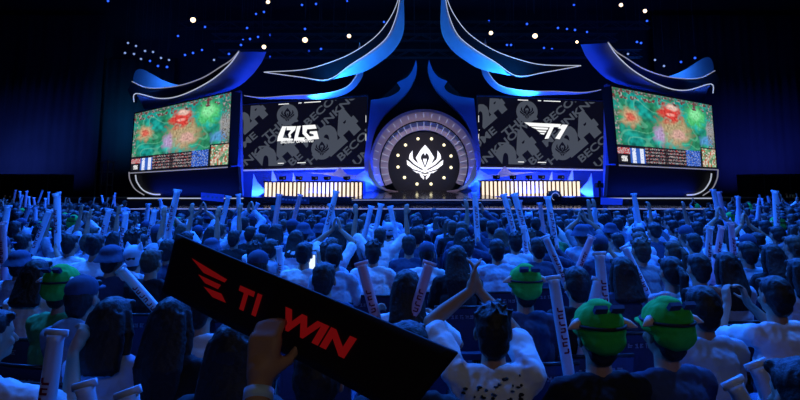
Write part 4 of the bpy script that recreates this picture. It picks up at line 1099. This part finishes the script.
for n_, (Y, X, a, row, pr) in enumerate(ind):
    pose, hair, shirt = rnd.choice(poses), rnd.choice(hairs), rnd.choice(shirts)
    if Y < 6.5 or (Y > 11 and abs(X) < 11): pose = 'lap'
    hat = None; r = rnd.random(); hood = rnd.random() < .25
    if r < .05: hat = 'cap'
    elif r < .08: hat = 'bucket'
    elif r < .10: hat = 'green'
    elif r < .12: hat = 'catears'
    if (Y, X) in idx:
        rr_, cc_ = idx[(Y, X)]; where = '%s from left, %s row from camera' % (ORD(cc_), ORD(rr_))
    else: where = 'cut by the %s picture edge, %.0f metres away' % ('left' if X < 0 else 'right', Y)
    hl = {'cap': 'navy cap', 'bucket': 'navy bucket hat', 'green': 'green hat', 'catears': 'pale cat-ear cap'}.get(hat, HN[hair])
    lab = 'person in %s %s, %s, %s' % (SN[shirt], 'hoodie' if hood else 'shirt', hl, where)
    if hat: hair = 'short'
    o = person(X, Y, a + rnd.uniform(-.2, .2), pose, hair, shirt, lab, hat=hat, hoodie=hood, scale=rnd.uniform(.94, 1.05), trousers=rnd.choice(('denim', 'blackc', 'navy')), hairm=rnd.choice(('hair', 'hair', 'hair', 'hair_b')))
    chair(X, Y - .02, a, 'chair of the spectator ' + where, Y < 9)
    add_sticks(o, pose, where, rnd.random() < .3, Y)
    if pose == 'phone':
        q = Matrix.Translation(o.location) @ o.rotation_euler.to_matrix().to_4x4() @ Matrix.Scale(o.scale[0], 4)
        c = q @ Vector((0, .40, 1.27)); ph = MB().box((0, 0, 0), (.15, .012, .075)).build('phone', M['blackc']); ph.location = c; ph.rotation_euler = o.rotation_euler
        tag(ph, 'phone held by the spectator ' + where, 'phone', 'phones held up'); sc_ = MB().box((0, -.008, 0), (.138, .004, .066)).build('phone_screen', M['phone'], ph)
c = people[[i for i, p in enumerate(near) if 'lit phone' in p[5] and 'bun' in p[5]][0]]
q = Matrix.Translation(c.location) @ c.rotation_euler.to_matrix().to_4x4(); ph = MB().box((0, 0, 0), (.075, .012, .15)).build('phone', M['blackc']); ph.location = P(312, 262, c.location.y - .1 + .2); ph.rotation_euler = c.rotation_euler
tag(ph, 'lit phone held up beside the hair bun', 'phone', 'phones held up'); MB().box((0, -.008, 0), (.066, .004, .138)).build('phone_screen', M['phone'], ph)

# far crowd: the uncounted remainder as one mass
def tri_arrays(mbs_mesh, ratio):
    o = bpy.data.objects.new('tmp', mbs_mesh); COL.objects.link(o); d = o.modifiers.new('d', 'DECIMATE'); d.ratio = ratio
    tr = o.modifiers.new('t', 'TRIANGULATE'); dg = bpy.context.evaluated_depsgraph_get(); me = bpy.data.meshes.new_from_object(o.evaluated_get(dg)); bpy.data.objects.remove(o)
    v = np.empty(len(me.vertices) * 3); me.vertices.foreach_get('co', v); f = np.empty(len(me.polygons) * 3, dtype=np.int64)
    me.polygons.foreach_get('vertices', f); bpy.data.meshes.remove(me); return v.reshape(-1, 3), f.reshape(-1, 3)
LB = {p: tri_arrays(BODY[p], .05) for p in POSES if p not in ('hold', 'clapman')}; LS = {(p, h): tri_arrays(SHIRT[(p, h, h)], .07) for p in POSES if p not in ('hold', 'clapman') for h in (False, True)}
LT = tri_arrays(TROU, .06); LH = {h: tri_arrays(HAIR[h], .07) for h in HAIR}
LK = {k_: tri_arrays(STK[k_], 1.0) for k_ in STK}
matlist = ['skin', 'hair', 'hair_b', 'white', 'pale', 'grey', 'navy', 'blackc', 'denim', 'greenc', 'stick', 'stickp', 'hat']
V, Fc, MI = [], [], []; nv = 0
def put(arr, Mx, mk):
    global nv
    v, f = arr; A = np.array(Mx); V.append(v @ A[:3, :3].T + A[:3, 3]); Fc.append(f + nv); MI.append(np.full(len(f), matlist.index(mk))); nv += len(v)
pushed = ['lap'] * 13 + ['one', 'phone', 'sticks', 'cheer', 'clap']
seats = []
for Y, X, a, row, pr in mass:
    pose, hair, shirt = ('lap' if Y > 11 and abs(X) < 11 else rnd.choice(pushed)), rnd.choice(hairs), rnd.choice(shirts + ['pale', 'white']); sc_ = rnd.uniform(.94, 1.06); a2 = a + rnd.uniform(-.25, .25)
    Mx = Matrix.Translation((X, Y, 0)) @ Matrix.Rotation(a2, 4, 'Z') @ Matrix.Scale(sc_, 4)
    put(LB[pose], Mx, 'skin'); put(LS[(pose, rnd.random() < .3)], Mx, shirt); put(LT, Mx, rnd.choice(('denim', 'blackc'))); put(LH[hair], Mx, 'hat' if rnd.random() < .012 else rnd.choice(('hair', 'hair', 'hair_b')))
    seats.append((X, Y, a))
    if pose in ('sticks', 'one'):
        for i, sk in enumerate(skeleton(pose)):
            if pose == 'one' and i == 0: continue
            hp = Mx @ (sk[2] + sk[3].normalized() * .08)
            dq = Vector((rnd.uniform(-.35, .35), .15, 1)).to_track_quat('Z', 'Y').to_matrix().to_4x4()
            put(LK[rnd.choice(('stick', 'stick', 'stickp'))], Matrix.Translation(hp) @ dq, rnd.choice(('stick', 'stick', 'stickp')))
def from_arrays(name, V, Fc, MI, mats):
    v = np.vstack(V); f = np.vstack(Fc); me = bpy.data.meshes.new(name)
    me.vertices.add(len(v)); me.vertices.foreach_set('co', v.ravel()); me.loops.add(len(f) * 3); me.loops.foreach_set('vertex_index', f.ravel().astype(np.int32))
    me.polygons.add(len(f)); me.polygons.foreach_set('loop_start', np.arange(len(f), dtype=np.int32) * 3); me.polygons.foreach_set('material_index', np.concatenate(MI).astype(np.int32))
    me.update(calc_edges=True); me.validate(); me.shade_smooth()
    for m in mats: me.materials.append(m)
    o = bpy.data.objects.new(name, me); COL.objects.link(o); return o
o = from_arrays('crowd', V, Fc, MI, [M[k_] for k_ in matlist]); tag(o, 'distant packed audience in blue light reaching to the stage and hall sides', 'crowd', kind='stuff')
V, Fc, MI = [], [], []; nv = 0; matlist = ['chair', 'chairm']
CA = [(tri_arrays(me, 1.0), 'chairm' if nm == 'frame' else 'chair') for nm, me, m in CH]
for X, Y, a in seats:
    for arr, mk in CA: put(arr, Matrix.Translation((X, Y - .02, 0)) @ Matrix.Rotation(a, 4, 'Z'), mk)
o = from_arrays('chair_rows', V, Fc, MI, [M['chair'], M['chairm']]); tag(o, 'rows of dark chairs under the distant audience', 'chairs', kind='stuff')
print('people', len(placed), 'ind', len(ind), 'mass', len(mass))

# cards held up near the stage
def card(px, D, m, label, marks=0):
    o = prism('slogan_card', px, D, .02, m); tag(o, label, 'sign', 'cards held up in the crowd')
    if marks:
        mb = MB(); rr = random.Random(2)
        (x0, y0), (x1, y1), (x2, y2), (x3, y3) = px
        for i in range(marks):
            u = .12 + .76 * i / (marks - 1); p = P(x0 + (x1 - x0) * u, (y0 + y3) / 2 + ((y1 + y2) - (y0 + y3)) / 2 * u + rr.uniform(-.4, .4), D - .02)
            mb.box(p, (rr.uniform(.03, .07), .01, rr.uniform(.03, .06)))
        mb.build('lettering', M['tag'], o)
card([(201, 192.5), (224, 194.5), (223, 202), (201, 200)], 15, M['card'], 'bright blue slogan card held up before the left stage end', 5)
card([(276, 195), (309, 197), (309, 204), (277, 203)], 16, M['navy'], 'dark slogan card with pale marks held up before the left desk', 9)
card([(270.5, 205.5), (280, 205), (280, 210), (271, 210.5)], 14, M['teal'], 'small teal card just below the dark slogan card')
card([(601, 197.5), (623, 198.5), (622, 205), (601, 204.5)], 16, M['card'], 'blue card raised before the right end of the stage', 0)

# broadcast camera on a tripod before the right desk, and a remote camera on the riser
t = empty('broadcast_camera', (P(553, 200, 21.2).x, 21.2, 0)); tag(t, 'black broadcast camera with round hood silhouetted against the right desk', 'camera')
zc = P(553, 196.5, 21.2).z
MB().tube([(0, -.35, zc), (0, -.05, zc), (0, .1, zc)], [.22, .20, .12], 18).build('lens_hood', M['black'], t, True)
MB().tube([(.13 * math.cos(a_ / 3), -.36, zc + .13 * math.sin(a_ / 3)) for a_ in range(14)], .012, 6).build('hood_rim', M['edge_dim'], t)
MB().box((0, .3, zc), (.2, .45, .24)).box((0, .3, zc + .16), (.1, .3, .06)).build('camera_body', M['black'], t)
MB().tube([(0, .2, zc - .1), (0, .2, zc - .4)], .05, 10).build('tripod_head', M['black'], t)
for a in (90, 210, 330): MB().tube([(0, .2, zc - .38), (.4 * math.cos(R(a)), .2 + .4 * math.sin(R(a)), .02)], .022, 8).build('tripod_leg', M['chairm'], t)
t = empty('remote_camera', (P(600, 196, 29.6).x, 29.6, 1.2)); tag(t, 'small black remote camera on a stand beside the right desk end', 'camera')
MB().tube([(0, 0, 0), (0, 0, .8)], .05, 10).build('stand', M['black'], t)
MB().box((0, 0, .92), (.3, .3, .22)).build('camera_body', M['black'], t); MB().tube([(0, -.15, .92), (0, -.32, .92)], [.08, .09], 12).build('lens', M['black'], t)
MB().tube([(0, 0, 1.02), (0, 0, 1.15)], [.08, .07], 10).build('tally_dome', M['black'], t)
